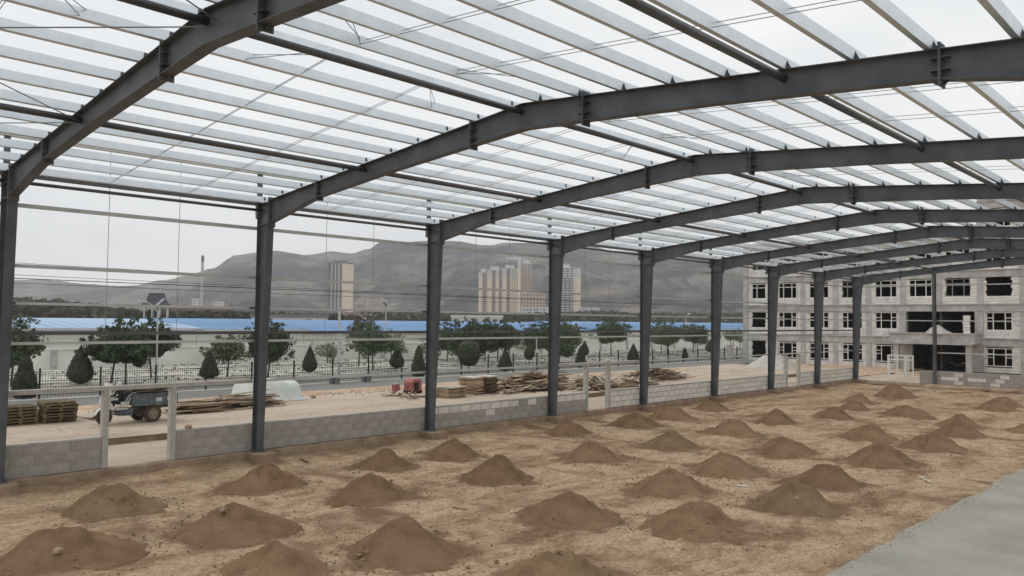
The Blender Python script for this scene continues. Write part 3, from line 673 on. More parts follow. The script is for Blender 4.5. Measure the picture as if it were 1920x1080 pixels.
# load of boards in the bed: one thing with boards
ld = tag(empty('board_load', (-8.47, 7.22, YZ+1.06), R(7)), 'dark weathered boards heaped in the tricycle load bed', 'board load')
for k in range(15):
    q = MB(); q.box(-.09, .09, -.78+random.uniform(0,.15), .72+random.uniform(-.2,.1), -.012, .012)
    o = q.build('board', M['wooddk'] if k % 5 else M['woodp'], ld, (random.uniform(-.42,.42)*(1-k/22), random.uniform(-.05,.1), .02+k*.021), random.uniform(-.12,.12)); o.rotation_euler[0] = random.uniform(-.04,.04)

# rider on the tricycle
def person_skin(name, joints, edges, rads, mtl, root=0, sub=2):
    me = bpy.data.meshes.new(name); me.from_pydata(joints, edges, []); o = bpy.data.objects.new(name, me); col.objects.link(o)
    sk = o.modifiers.new('skin', 'SKIN'); sk.use_smooth_shade = True
    for i, r in enumerate(rads): me.skin_vertices[0].data[i].radius = (r, r) if not isinstance(r, tuple) else r
    me.skin_vertices[0].data[root].use_root = True
    s = o.modifiers.new('sub', 'SUBSURF'); s.levels = sub; s.render_levels = sub; me.materials.append(mtl); return o
J = [(0,0,.93),(0,-.03,1.15),(0,-.07,1.36),(0,-.09,1.45),(0,-.11,1.54),(0,-.12,1.66),
     (.17,-.07,1.36),(.23,-.22,1.17),(.28,-.45,1.14),(-.17,-.07,1.36),(-.23,-.22,1.17),(-.28,-.45,1.14),
     (.10,-.02,.90),(.14,-.42,.92),(.13,-.50,.62),(.13,-.62,.58),(-.10,-.02,.90),(-.14,-.42,.92),(-.13,-.50,.62),(-.13,-.62,.58)]
E_ = [(0,1),(1,2),(2,3),(3,4),(4,5),(2,6),(6,7),(7,8),(2,9),(9,10),(10,11),(0,12),(12,13),(13,14),(14,15),(0,16),(16,17),(17,18),(18,19)]
Rr = [.14,.14,.15,.06,.085,.075,.07,.048,.035,.07,.048,.035,.09,.068,.045,.04,.09,.068,.045,.04]
pr_ = person_skin('person', J, E_, Rr, M['cloth']); pr_.location = (-8.33, 6.10, YZ-.04); pr_.rotation_euler[2] = R(7); pr_.scale = (.95,.85,.97)
tag(pr_, 'rider in dark clothes and a white cap sitting on the tricycle', 'person')
q = MB(); q.lathe([(.001,.13),(.06,.115),(.09,.06),(.10,.0),(.115,-.01),(.10,-.015)], c=(0,-.12,1.64), n=16); q.add([(-.07,-.20,1.63),(.07,-.20,1.63),(.05,-.31,1.61),(-.05,-.31,1.61)], [(0,1,2,3)]); q.build('cap', M['bedlight'], pr_, smooth=True)
q = MB(); q.lathe([(.001,-.10),(.05,-.09),(.072,-.03),(.078,.03),(.07,.08),(.001,.1)], c=(0,-.135,1.56), n=14); q.add([(-.012,-.205,1.56),(.012,-.205,1.56),(0,-.235,1.54),(0,-.205,1.60)], [(0,2,3),(1,3,2),(0,1,2)]); q.build('face', M['skin'], pr_, smooth=True)
for s_ in (-1, 1):
    q = MB(); q.obox((s_*.285,-.49,1.13), .07, .09, .035)
    for k in range(4): q.tube((s_*.285+(k-1.5)*.018,-.53,1.135), (s_*.285+(k-1.5)*.018,-.565-.006*(k % 2),1.115), .009, .007, 6)
    q.tube((s_*.285-s_*.035,-.48,1.13), (s_*.285-s_*.055,-.53,1.10), .011, .008, 6); q.build('hand', M['skin'], pr_)

def heap(name, label, cat, cx, cy, sx, sy, h, n, mats, lmin, lmax, wmin, wmax, seed, jit=.35, th=.03, stuff=0, dome=True, ang=None):
    e = random.Random(seed); t = tag(empty(name, (cx, cy, YZ)), label, cat); ms = {}
    if stuff:
        cm = mound_mesh(1, h*.8, seed+50, M['wooddk']); co = link('splinter_core', cm, t); co.scale = (sx*.8, sy*.8, 1)
    for k in range(n):
        l_ = e.choice([lmin, (lmin+lmax)/2, lmax]); w_ = e.choice([wmin, wmax]); mt = e.choice(mats)
        if (l_, w_, mt) not in ms:
            q = MB(); q.box(-l_/2, l_/2, -w_/2, w_/2, -th/2, th/2); ms[(l_, w_, mt)] = q.mesh('plank', M[mt])
        u = e.gauss(0, .42); v = e.gauss(0, .42)
        while u*u+v*v > 1: u = e.gauss(0, .42); v = e.gauss(0, .42)
        top = h*(1-(u*u+v*v)**.7) if dome else h
        o = link('plank', ms[(l_, w_, mt)], t, (u*sx, v*sy, max(.03, top*e.uniform(.25, 1))))
        a = (ang if ang is not None else R(90)); o.rotation_euler = (e.gauss(0, jit*.22), e.gauss(0, jit*.3), a+e.gauss(0, jit*1.6))
    return t
heap('plank_pile', 'neat pile of brown planks right behind the tricycle', 'plank pile', -10.1, 10.1, .7, .75, .62, 46, ['wood','wooddk','wood'], 1.2, 2.2, .12, .2, 1, .07, .035)
heap('plank_pile', 'long low pile of bleached planks left of the white tarpaulin heap', 'plank pile', -10.6, 12.6, .8, 1.0, .72, 60, ['woodp','wood','wood','wooddk'], 1.6, 2.8, .12, .22, 2, .10, .035)
heap('stick_scatter', 'few pale sticks lying on the yard behind the right pallet stack', 'sticks', -10.3, 5.95, .5, .5, .12, 12, ['woodp','wooddk'], .5, .9, .06, .1, 3, .9)
heap('scrap_timber_heap', 'large heap of broken formwork boards left of the second doorway', 'timber heap', -8.6, 30.4, 1.9, 3.0, 1.1, 260, ['wood','wood','wooddk','wood','woodp'], .8, 1.9, .12, .3, 4, .42, .03, 1)
heap('scrap_timber_heap', 'heap of tangled pale slats seen through the second doorway', 'timber heap', -6.2, 33.8, 1.6, 2.2, .9, 200, ['wood','woodp','wood'], .8, 1.8, .06, .16, 5, .6, .03, 1)
heap('scrap_timber_heap', 'low heap of white stripped slats right of the second doorway', 'timber heap', -6.2, 38.2, 1.3, 2.4, .55, 160, ['woodp','woodp','wood'], .8, 1.6, .06, .14, 6, .6, .03, 1)
heap('branch_heap', 'dark brown heap of branches and sticks at the back of the yard', 'branch heap', -8.8, 44.3, 1.9, 3.6, .85, 240, ['wooddk','wood','wooddk'], 1.0, 2.2, .04, .09, 7, .4, .03, 1)
heap('timber_bundle', 'tidy bundle of red brown boards behind the timber heaps', 'timber bundle', -9.8, 34.2, .6, .8, 1.15, 34, ['wood','wooddk'], 1.4, 2.0, .14, .2, 8, .05)
heap('board_scatter', 'thin scatter of boards on the yard between the red machine and the column', 'boards', -9.6, 21.6, 1.6, 1.6, .10, 30, ['wood','woodp','wooddk'], .7, 1.6, .08, .16, 12, .8)
heap('board_scatter', 'scatter of boards lying between the formwork stacks and the big heap', 'boards', -7.6, 27.4, 1.0, 1.4, .14, 26, ['wood','woodp','wooddk'], .6, 1.4, .08, .16, 13, .8)
b = MB(); rnd = random.Random(21)
for i in range(2600):
    y = rnd.uniform(0, 56); x = -13.6+rnd.gauss(0, 1.0)
    if x > -4.8 or S(x*.5, y*.4, 1, 5) < -.1: continue
    clod(x, y, YZ+.01, rnd.uniform(.015,.06))
for i in range(700): clod(rnd.uniform(-12,-4.8), rnd.uniform(1, 56), YZ, rnd.uniform(.01,.035))
tag(kind(b.build('yard_rubble', M['stone']), 'stuff'), 'small stones and rubble strewn along the sandy yard edge', 'rubble')
# formwork stacks
def stack(label, x, y, n, w_, l_, th, mt, rz, tilt=0):
    t = tag(empty('formwork_stack', (x, y, YZ), rz), label, 'formwork stack', 'stacked formwork panels')
    q = MB(); q.box(-w_/2, w_/2, -l_/2, l_/2, 0, th*.82); me = q.mesh('panel', M[mt]); q = MB(); q.box(-w_/2, w_/2, -l_/2, l_/2, 0, th*.82); m2 = q.mesh('panel', M['woodp'])
    for k in range(n):
        o = link('panel', m2 if k == n-1 else me, t, (random.uniform(-.10,.10), random.uniform(-.10,.10), k*th), random.uniform(-.09,.09)); o.rotation_euler[0] = tilt
stack('low stack of grey brown formwork panels beside the red machine', -8.0, 23.3, 8, 1.0, 1.5, .075, 'wood', R(8))
stack('tall stack of formwork panels with a pale top sheet, left one of two', -8.6, 25.4, 13, 1.1, .95, .078, 'wood', R(14))
stack('tall stack of formwork panels next to the large timber heap', -8.6, 26.6, 13, 1.1, .85, .078, 'wooddk', R(10))
# white tarpaulin over a heap
q = MB(); P = []; F = []; nx, ny = 44, 60
for j in range(ny+1):
    for i in range(nx+1):
        u = i/nx*2-1; v = j/ny*2-1; x = u*1.2; y = v*1.72
        top = 1.08*min(1, (1-abs(u)**5)*1.0)*min(1, max(0, (1-abs(v))*4.6))*(1-.15*max(0, v))
        edge = min((1-abs(u))*5, (1-abs(v))*5, 1)
        z = top*(1 if edge > .9 else edge)+.045*fbm(x*2.2, y*2.2, 1, 3, 6)*(1+edge)+.02*abs(fbm(x*6, y*3, 1, 2, 2))
        P.append((x*(1+.05*S(y, 1, 2)), y*(1+.04*S(x, 3, 2)), max(.01, z)))
for j in range(ny):
    for i in range(nx): a = j*(nx+1)+i; F.append((a, a+1, a+nx+2, a+nx+1))
q.add(P, F); o = q.build('tarpaulin', M['tarp'], None, (-12.9, 14.9, YZ), R(4), smooth=True); tag(o, 'white plastic tarpaulin draped over a heap behind the second column', 'tarpaulin')
o = rock(.16, 4).build('stone', M['stone'], None, (-12.3, 17.3, YZ+.06)); tag(o, 'stone holding down the right end of the white tarpaulin', 'stone')
# red machines
t = tag(empty('generator', (-11.1, 23.1, YZ), R(12)), 'red box shaped machine with a black open front in the yard', 'machine')
q = MB(); q.prism([(-.42,.12),(.42,.12),(.42,.66),(.30,.84),(-.28,.86),(-.42,.70)], -.33, .33, 'x'); q.build('housing', M['red'], t, bevel=.04)
q = MB(); q.box(.332, .345, -.30, .12, .18, .64); q.build('grille', M['black'], t)
q = MB(); 
for y_ in (-.36, .36): q.tube((-.34, y_, .10), (.34, y_, .10), .10, n=14)
q.build('wheel', M['black'], t)
q = MB(); q.bar((0,-.4,.5), (.3,-1.0,.1), .03); q.build('handle', M['black'], t)
t = tag(empty('tool_box', (-11.6, 22.25, YZ), R(5)), 'small pink red upright box left of the red machine', 'box')
q = MB(); q.box(-.15, .15, -.18, .18, 0, .52); q.build('body', M['red'], t, bevel=.02); q = MB(); q.box(-.16, .16, -.19, .19, .52, .56); q.build('lid', M['woodp'], t)
# black board leaning at the second doorway
q = MB(); q.obox((0,0,.42), .06, .16, .86, Matrix.Rotation(.06, 3, 'Y')); o = q.build('board', M['black'], None, (-.75, 25.9, -.01)); tag(o, 'narrow black board standing just outside the second doorway', 'board')
for (x, y, s_, lb) in ((-20.0, 23.6, .21, 'dark plastic crate by the fence kerb, left of the pole'), (-20.1, 26.2, .20, 'dark plastic crate by the fence kerb, right of the pole')):
    q = MB(); q.box(-s_, s_, -s_, s_, 0, .04)
    for k in range(7):
        u = -s_+k*2*s_/6
        for a, b2 in (((u, -s_), 0), ((u, s_), 0), ((-s_, u), 0), ((s_, u), 0)): q.box(a[0]-.02, a[0]+.02, a[1]-.02, a[1]+.02, 0, .5)
    for z in (.2, .35, .5):
        q.box(-s_, s_, -s_-.02, -s_+.02, z-.03, z); q.box(-s_, s_, s_-.02, s_+.02, z-.03, z); q.box(-s_-.02, -s_+.02, -s_, s_, z-.03, z); q.box(s_-.02, s_+.02, -s_, s_, z-.03, z)
    tag(q.build('crate', M['greyfr'], None, (x, y, .18)), lb, 'crate', 'crates by the fence')
# loose edge beam in front of the first doorway and rubble
q = MB(); q.box(-.35, .3, -.5, .4, 0, .12); o = q.build('concrete_slab_piece', M['conc'], None, (-3.7, 3.2, 0), R(18), bevel=.03); o.rotation_euler[0] = .06; tag(o, 'flat broken concrete piece on the apron behind the first door post', 'slab piece')
o = rock(.16, 22).build('stone', M['stone'], None, (-.1, 5.25, .97)); tag(o, 'flat stone lying on the grey wall right of the first doorway', 'stone')
o = rock(.13, 23).build('white_bundle', M['bedlight'], None, (-.1, 27.15, 2.47), smooth=True); tag(o, 'small white bundle on top of the second door frame post', 'bundle')

# ------------------------------------------------------------------ fence
fen = tag(empty('metal_fence', (-20.56, 0, .21)), 'long black metal picket fence along the grey strip', 'fence')
q = MB(); q.box(-.04, .04, -.04, .04, 0, 1.5); q.lathe([(.05,1.5),(.05,1.54),(.001,1.58)], n=8); pme = q.mesh('post', M['black'])
q = MB(); q.box(-.015, .015, .04, 2.86, .18, .21); r1m = q.mesh('rail', M['black'])
q = MB()
for k in range(22): q.box(-.008, .008, .13+k*.125-.008, .13+k*.125+.008, .04, 1.36)
pkm = q.mesh('pickets', M['black'])
for k in range(-7, 35):
    link('post', pme, fen, (0, k*2.9+.6, 0))
    for z in (0, 1.06): link('rail', r1m, fen, (0, k*2.9+.6, z))
    kind(link('pickets', pkm, fen, (0, k*2.9+.6, 0)), 'stuff')

# ------------------------------------------------------------------ foliage
def leaves(q, cx, cy, cz, rx, ry, rz_, n, s, e, shell=.55):
    for _ in range(n):
        while 1:
            x, y, z = e.uniform(-1,1), e.uniform(-1,1), e.uniform(-1,1); d = x*x+y*y+z*z
            if shell*shell < d < 1: break
        c = Vector((cx+x*rx, cy+y*ry, cz+z*rz_)); nrm = Vector((x+e.gauss(0,.5), y+e.gauss(0,.5), z+e.gauss(0,.5)+.3)).normalized()
        t_ = nrm.orthogonal().normalized(); t_.rotate(Matrix.Rotation(e.uniform(0,6.3), 3, nrm)); b_ = nrm.cross(t_); k = s*e.uniform(.6,1.35)
        q.add([c-t_*k, c-b_*k*.45, c+t_*k, c+b_*k*.45], [(0,1,2,3)])
def tree(x, y, w_, z0, z1, label, seed, leaf='leaf', lobes=9, n=5200, s=.105, group='round crowned trees beyond the fence', gaps=1):
    e = random.Random(seed); t = tag(empty('tree', (x, y, .1)), label, 'tree', group)
    q = MB(); zc = (z0+z1)/2-.1; H = (z1-z0)/2; lean = (e.uniform(-.15,.15), e.uniform(-.15,.15))
    q.tube((0,0,0), (lean[0],lean[1],zc-H*.5), .075, .055, 8)
    LB = []
    for k in range(lobes):
        a = 2*math.pi*k/lobes*1.6+e.uniform(-.4,.4); rr = w_/2*e.uniform(.35,.66) if k else 0; zz = zc+H*e.uniform(-.62,.45) if k else zc+H*.3
        LB.append((math.cos(a)*rr, math.sin(a)*rr, zz, w_/2*e.uniform(.26,.5), H*e.uniform(.26,.50)))
    for lx, ly, lz, lr, lh in LB: q.tube((lean[0],lean[1],zc-H*.6), (lx*.8, ly*.8, lz), .04, .012, 5, False)
    q.build('trunk', M['bark'], t)
    q = MB()
    for lx, ly, lz, lr, lh in LB: leaves(q, lx, ly, lz, lr, lr, lh, n//lobes, s, e, .35)
    leaves(q, e.uniform(-.15,.15), 0, zc, w_*.36, w_*.36, H*.66, int(n*.42), s*1.3, e, .1)
    for _ in range(n//90):   # ragged outer sprays
        a = e.uniform(0, 6.3); el = e.uniform(-.5, 1.4); rr = e.uniform(.80,1.14); g_ = e.uniform(.12,.34)
        leaves(q, math.cos(a)*math.cos(el)*w_/2*rr, math.sin(a)*math.cos(el)*w_/2*rr, zc+H*math.sin(el)*rr, g_, g_, g_*.8, 22, s, e, 0)
    q.build('crown', M[leaf], t); return t
G2 = 'trees along the boundary wall'
tree(-31.0, 7.6, 3.5, .9, 4.3, 'dark round tree half hidden by the leftmost column', 1)
tree(-29.0, 12.7, 3.6, 1.0, 3.7, 'low left crown of the dark tree group behind the tricycle', 2, n=6800)
tree(-26.5, 12.7, 3.0, 1.0, 4.25, 'tallest middle tree of the dark group behind the tricycle', 3, n=6400)
tree(-31.8, 16.3, 3.4, 1.2, 4.2, 'right tree of the group behind the tricycle, beside the solar lamp', 4)
tree(-30.0, 21.0, 3.3, .8, 3.5, 'grey green tree just left of the second column', 5, 'leafp', n=1500)
tree(-26.5, 22.3, 3.5, .7, 4.2, 'dark tree standing behind the second column', 6, n=6000)
tree(-30.0, 33.9, 4.7, 1.1, 4.0, 'wide dark tree between the second and third columns', 7, n=7600)
tree(-36.0, 36.6, 2.9, 2.4, 4.9, 'thin reddish brown tree top behind the wide dark tree', 8, 'leafr', n=900)
tree(-43.0, 45.6, 4.0, .7, 3.0, 'pale green bushy tree left of the third column', 9, 'leafp', n=1100, group=G2)
tree(-31.0, 45.7, 4.9, .9, 4.5, 'dark tree just right of the third column', 10, n=6800)
tree(-33.5, 52.2, 3.4, 1.4, 4.3, 'smaller dark tree between the third and fourth columns', 11)
tree(-29.0, 56.0, 5.8, .7, 4.6, 'broad dark tree behind the fourth column', 12, n=8000)
tree(-35.6, 74.5, 5.1, 1.3, 4.9, 'round dense tree alone between the fourth and fifth columns', 13, n=8000, s=.1)
tree(-33.0, 83.4, 5.8, 1.1, 4.8, 'dark tree just right of the fifth column', 14, n=6800, s=.1)
tree(-36.0, 94.7, 4.2, 1.3, 4.2, 'rightmost flat topped dark tree left of the sixth column', 15, s=.1)
tree(-40.0, 113.0, 3.2, 1.4, 3.1, 'small dark tree between the sixth column and the unfinished building', 16, n=1200, s=.1)
tree(-41.0, 118.0, 3.6, .6, 3.6, 'pale yellow green tree close to the unfinished building', 17, 'leafp', n=1100, s=.1)
G3 = 'background trees in front of the warehouses'
for k, (x, y, w_, z1, lf, lb) in enumerate(((-38, 49.2, 3.6, 4.4, 'leaf', 'background tree above the gap right of the third column'), (-36.5, 53.2, 4.0, 4.7, 'leafp', 'background tree with grey green crown left of the tower cluster'),
        (-38.5, 59.0, 4.2, 4.6, 'leaf', 'background tree below the tower cluster'), (-40, 65.0, 3.6, 4.2, 'leaf', 'background tree behind the ball shrub left of the fourth column'), (-38, 68.8, 4.4, 5.0, 'leafp', 'light green tree just right of the fourth column'),
        (-38, 89.5, 4.6, 4.5, 'leaf', 'background tree in the wide clump right of the fifth column'), (-42, 106.0, 3.6, 4.0, 'leafp', 'background tree just left of the sixth column'))):
    tree(x, y, w_, .6, z1, lb, 60+k, lf, lobes=8, n=3200, s=.12, group=G3)
for k, (x, y, w_, z1, lb) in enumerate(((-44.5, 20.3, 2.4, 2.3, 'pale shrub at the white boundary wall left of the tricycle trees'), (-44.5, 26.5, 2.0, 1.6, 'small dry shrub by the second boundary wall pier'),
        (-43.5, 31.5, 4.0, 2.2, 'grey green shrubs at the wall left of the second column'), (-43.5, 38.0, 3.6, 2.1, 'bushy shrub at the wall behind the first cone shrub'), (-43.5, 43.0, 3.2, 2.3, 'loose shrub at the wall behind the grey pole'),
        (-43, 51, 3.6, 2.0, 'yellow green shrub behind the teardrop shrub by the third column'), (-44, 60, 4, 2.5, 'tall shrub at the wall right of the third column'), (-44, 68, 4, 2.4, 'wall shrub left of the fourth column'))):
    tree(x, y, w_, .2, z1+.4, lb, 30+k, 'leafp' if k % 2 else 'leaf', lobes=6, n=900, s=.09, group=G2)
def topiary(x, y, w_, h, shape, label, seed):
    e = random.Random(seed); t = tag(empty('topiary_shrub', (x, y, .1)), label, 'clipped shrub', 'clipped shrubs beyond the fence')
    prof = {'tear': [(.25,0),(.75,.07),(1,.2),(.95,.35),(.72,.55),(.42,.75),(.16,.92),(.0,1)], 'cone': [(.35,0),(.9,.05),(1,.16),(.82,.4),(.55,.65),(.28,.85),(.0,1)],
            'bowl': [(.62,0),(.8,.12),(.86,.28),(.82,.3),(.72,.45),(.5,.62),(.4,.8),(.15,.95),(0,1)], 'ball': [(.3,0),(.7,.1),(.97,.35),(1,.6),(.8,.85),(.4,.97),(0,1)]}[shape]
    def rad(z):
        for k in range(len(prof)-1):
            if prof[k][1] <= z <= prof[k+1][1]: u = (z-prof[k][1])/(prof[k+1][1]-prof[k][1]); return prof[k][0]+(prof[k+1][0]-prof[k][0])*u
        return 0
    z0 = .12 if shape != 'ball' else .55; H = h-z0
    q = MB(); q.tube((0,0,0), (0,0,z0+.3), .05, n=6); q.build('trunk', M['bark'], t)
    q = MB(); P = []; F = []; nz, na = 18, 20
    for i in range(nz+1):
        for k in range(na):
            a = 2*math.pi*k/na; r = rad(i/nz)*w_/2*.93*(1+.10*S(math.cos(a)*2, math.sin(a)*2+i*.3, 1, seed)); P.append((math.cos(a)*r, math.sin(a)*r, z0+H*i/nz))
    for i in range(nz):
        for k in range(na): F.append((i*na+k, i*na+(k+1) % na, (i+1)*na+(k+1) % na, (i+1)*na+k))
    q.add(P, F)
    for _ in range(1300):
        zz = e.random()**1.2; a = e.uniform(0, 6.3); r = rad(zz)*w_/2*e.uniform(.88, 1.04)
        c = Vector((math.cos(a)*r, math.sin(a)*r, z0+H*zz)); nr = Vector((math.cos(a)+e.gauss(0,.5), math.sin(a)+e.gauss(0,.5), .3+e.gauss(0,.5))).normalized(); t_ = nr.orthogonal(); b_ = nr.cross(t_); k = .045*e.uniform(.6,1.3)
        q.add([c-t_*k, c-b_*k*.6, c+t_*k, c+b_*k*.6], [(0,1,2,3)])
    q.build('foliage', M['leafd'], t)
topiary(-21.6, 6.0, 1.45, 2.45, 'bowl', 'dark clipped shrub with a wide bowl base above the pallet stacks', 1)
topiary(-29.56, 11.05, 1.65, 2.5, 'tear', 'rounded clipped shrub above the front of the tricycle', 2)
topiary(-29.39, 19.36, 1.4, 2.0, 'cone', 'clipped shrub above the long plank pile, left of the second column', 3)
topiary(-30.5, 28.1, 1.2, 2.2, 'tear', 'pointed teardrop shrub alone right of the second column', 4)
topiary(-30.8, 37.0, 1.35, 2.0, 'tear', 'plump teardrop shrub left of the red machine', 5)
topiary(-21.6, 32.0, 1.35, 2.45, 'bowl', 'cone shrub partly hidden by the third column', 6)
topiary(-22.2, 41.9, 1.35, 1.95, 'cone', 'cone shrub above the formwork stacks', 7)
topiary(-24.0, 54.2, 1.1, 2.0, 'cone', 'front cone shrub of the pair above the second doorway', 8)
topiary(-37.5, 71.5, 1.2, 2.0, 'tear', 'rear pointed shrub of the pair above the second doorway', 9)
topiary(-23.5, 62.3, 1.35, 2.1, 'tear', 'shrub just left of the fifth column', 10)
topiary(-24.0, 39.35, 2.1, 2.7, 'ball', 'big ball shaped shrub on a stem left of the formwork stacks', 11)
topiary(-24.7, 74.3, .75, 1.4, 'cone', 'small cone shrub under the flat topped tree', 12)
topiary(-28.0, 51.1, 1.0, 1.8, 'ball', 'small ball shrub left of the fourth column', 13)
topiary(-36.0, 99.5, 1.6, 1.9, 'tear', 'shrub just left of the sixth column', 14)
# grass tufts and dry weeds over the plaza
q = MB(); e = random.Random(3)
for _ in range(2400):
    y = e.uniform(0, 110); x = -28-18.5*e.random(); st_ = int((x+28)/-2.1)
    if S(x*.9, y*.16, 1, 4) < .02: continue
    h = e.uniform(.05, .14); a = e.uniform(0, 6.3); dx, dy = math.cos(a)*.09, math.sin(a)*.09
    q.add([(x-dx, y-dy, .1), (x+dx, y+dy, .1), (x+dx*1.5+e.uniform(-.05,.05), y+dy*1.5, .1+h), (x-dx*1.5, y-dy*1.5, .1+h*.8)], [(0,1,2,3)])
tag(kind(q.build('weeds', M['leafp']), 'stuff'), 'thin dry weeds growing over the pale ground beyond the fence', 'weeds')
# rows of pale kerb blocks laid on the plaza
q = MB()
for r in range(7):
    x = -29.3-r*2.45
    y = -8
    while y < 120:
        l__ = e.uniform(1.5, 5)
        if e.random() < .8: q.box(x-.42, x+.42, y, y+l__, .10, .17)
        y += l__+e.uniform(.2, 1.2)
kind(q.build('paving_rows', M['kerb']), 'stuff')

# ------------------------------------------------------------------ lamps and poles
def solar_lamp(x, y, h, label, arm=1, rz=0, panel=True):
    t = tag(empty('street_lamp', (x, y, .1), rz), label, 'street lamp', 'solar street lamps')
    q = MB(); q.lathe([(.09,0),(.08,.4),(.06,h*.5),(.05,h)], n=10); q.build('pole', M['lampw'], t, smooth=True)
    q = MB(); q.tube((0,0,h-.1), (0,-arm*.45,h+.42), .035, n=8); q.tube((0,-arm*.45,h+.42), (0,-arm*.75,h+.52), .03, n=8); q.build('arm', M['lampw'], t)
    q = MB(); q.obox((0,-arm*.95,h+.56), .28, .5, .12, Matrix.Rotation(-.15*arm, 3, 'X')); q.build('lamp_head', M['bedlight'], t, bevel=.03)
    if panel: q = MB(); q.obox((0, arm*.12, h+.55), .42, .68, .04, Matrix.Rotation(.75*arm, 3, 'X')); q.bar((0,0,h-.05), (0,arm*.12,h+.6), .04); q.build('solar_panel', M['solar'], t)
    q = MB(); q.box(-.16, .16, -.16, .16, 0, .10); q.build('base', M['conc'], t)
solar_lamp(-26.0, 14.35, 4.75, 'tall street lamp with tilted solar panel above the dark tree group')
solar_lamp(-46.0, 47.0, 5.5, 'small street lamp behind the wide dark tree, left of the third column', -1)
for k, (x, y, h, lb) in enumerate(((-40, 88, 5.6, 'street lamp above the trees between the fifth and sixth columns'), (-43, 104, 5.2, 'thin lamp post near the sixth column'))): solar_lamp(x, y, h, lb, -1)
q = MB(); q.tube((0,0,0), (0,0,5.2), .10, .085, 12); q.box(-.1, .1, -.1, .1, 2.95, 3.25); o = q.build('utility_pole', M['lampw'], None, (-22.3, 25.4, .05)); tag(o, 'thick grey pole just inside the fence right of the second column', 'pole')
q = MB(); q.tube((0,0,0), (0,0,2.9), .05, .04, 8); o = q.build('utility_pole', M['lampw'], None, (-24, 47.8, .05)); tag(o, 'thin pale pole rising from the cone shrub above the formwork stacks', 'pole')
for k, (x, y, lb) in enumerate(((-20.2, 76.5, 'left pale gate pillar at the end of the fence'), (-20.2, 80.2, 'right pale gate pillar beside the unfinished building'))):
    t = tag(empty('gate_pillar', (x, y, .1)), lb, 'gate pillar', 'pillars at the fence end'); q = MB(); q.box(-.25, .25, -.25, .25, 0, 1.75); q.build('shaft', M['conc'], t, bevel=.02); q = MB(); q.box(-.32, .32, -.32, .32, 1.75, 1.87); q.build('cap', M['conc'], t)
# overhead wires
for k, (z, x, r_) in enumerate(((5.47, -.45, .012), (5.95, -20, .012), (6.35, -20, .012), (7.0, -21, .012))):
    q = MB(); n = 24; y0, y1 = -30, 115
    for i in range(n):
        f = lambda u: z-(.10 if k == 0 else .5)*4*u*(1-u)+(.1 if k == 0 else .5)
        q.tube((x, y0+(y1-y0)*i/n, f(i/n)), (x, y0+(y1-y0)*(i+1)/n, f((i+1)/n)), r_, n=5, cap=False)
    tag(q.build('overhead_wire', M['black']), ['thin dark cable running level just outside the left columns','lower thin wire above the fence','middle thin wire above the fence','highest thin wire above the fence'][k], 'wire', 'overhead wires')

# ------------------------------------------------------------------ boundary wall and sheds
t = tag(empty('boundary_wall', (-47, 0, .05)), 'white rendered boundary wall with grey piers and a pale coping', 'boundary wall')
q = MB(); q.box(-.12, .12, -30, 150, 0, 1.62); q.build('wall_panel', M['wallw'], t)
q = MB(); q.box(-.2, .2, -30, 150, 1.62, 1.76); q.build('coping', M['wallw'], t)
q = MB(); q.box(-.18, .24, -.22, .22, 0, 1.60); pme = q.mesh('pier', M['concg'])
for k in range(-3, 22): link('pier', pme, t, (0, 14.3+k*6.6, 0))
def shed_b(x0, x1, y0, y1, ze, zr, roofm, label):
    t = tag(empty('warehouse', ((x0+x1)/2, (y0+y1)/2, 0)), label, 'warehouse', 'blue roofed warehouses'); w_ = (x1-x0)/2; l_ = (y1-y0)/2
    q = MB(); q.box(-w_, w_, -l_, l_, -.3, ze-.02)
    k = -l_
    while k < l_: q.box(w_, w_+.03, k, k+.05, 0, ze-.1); k += 3
    q.build('wall', M['shedw'], t)
    q = MB(); o_ = .5
    q.add([(w_+o_,-l_-o_,ze-.1),(w_+o_,l_+o_,ze-.1),(0,l_+o_,zr),(0,-l_-o_,zr),(-w_-o_,-l_-o_,ze-.1),(-w_-o_,l_+o_,ze-.1),(w_+o_,-l_-o_,ze+.02),(w_+o_,l_+o_,ze+.02),(0,l_+o_,zr+.12),(0,-l_-o_,zr+.12),(-w_-o_,-l_-o_,ze+.02),(-w_-o_,l_+o_,ze+.02)],
          [(0,3,2,1),(3,4,5,2),(6,7,8,9),(9,8,11,10),(0,1,7,6),(4,10,11,5),(0,6,9,3),(3,9,10,4),(1,2,8,7),(2,5,11,8)])
    yy = -l_
    while yy < l_: q.obox((w_/2+o_/2, yy, (ze+zr)/2+.09), math.hypot(w_+o_, zr-ze), 05e-2, .025, Matrix.Rotation(math.atan2(zr-ze, w_+o_), 3, 'Y')); yy += 1.4
    q.build('roof', M[roofm], t)
    q = MB(); q.box(w_+o_, w_+o_+.12, -l_-o_, l_+o_, ze-.2, ze-.02); q.build('gutter', M['whitef'], t)
    q = MB(); q.box(w_+.031, w_+.05, -l_+2, l_-2, ze-1.0, ze-.55); q.build('window_band', M['wallw'], t)
shed_b(-84, -58, -8, 31, 3.30, 4.12, 'bluep', 'warehouse with a pale faded blue roof at the left')
shed_b(-84, -58, 31.05, 43.9, 3.2, 4.22, 'blue', 'narrow warehouse with a bright blue roof left of the second column')
shed_b(-84, -58, 43.95, 98, 2.98, 4.15, 'blue', 'long warehouse with a bright blue roof in the middle')
shed_b(-84, -58, 99.5, 175, 3.15, 4.35, 'blue', 'long blue roofed warehouse near the unfinished building')

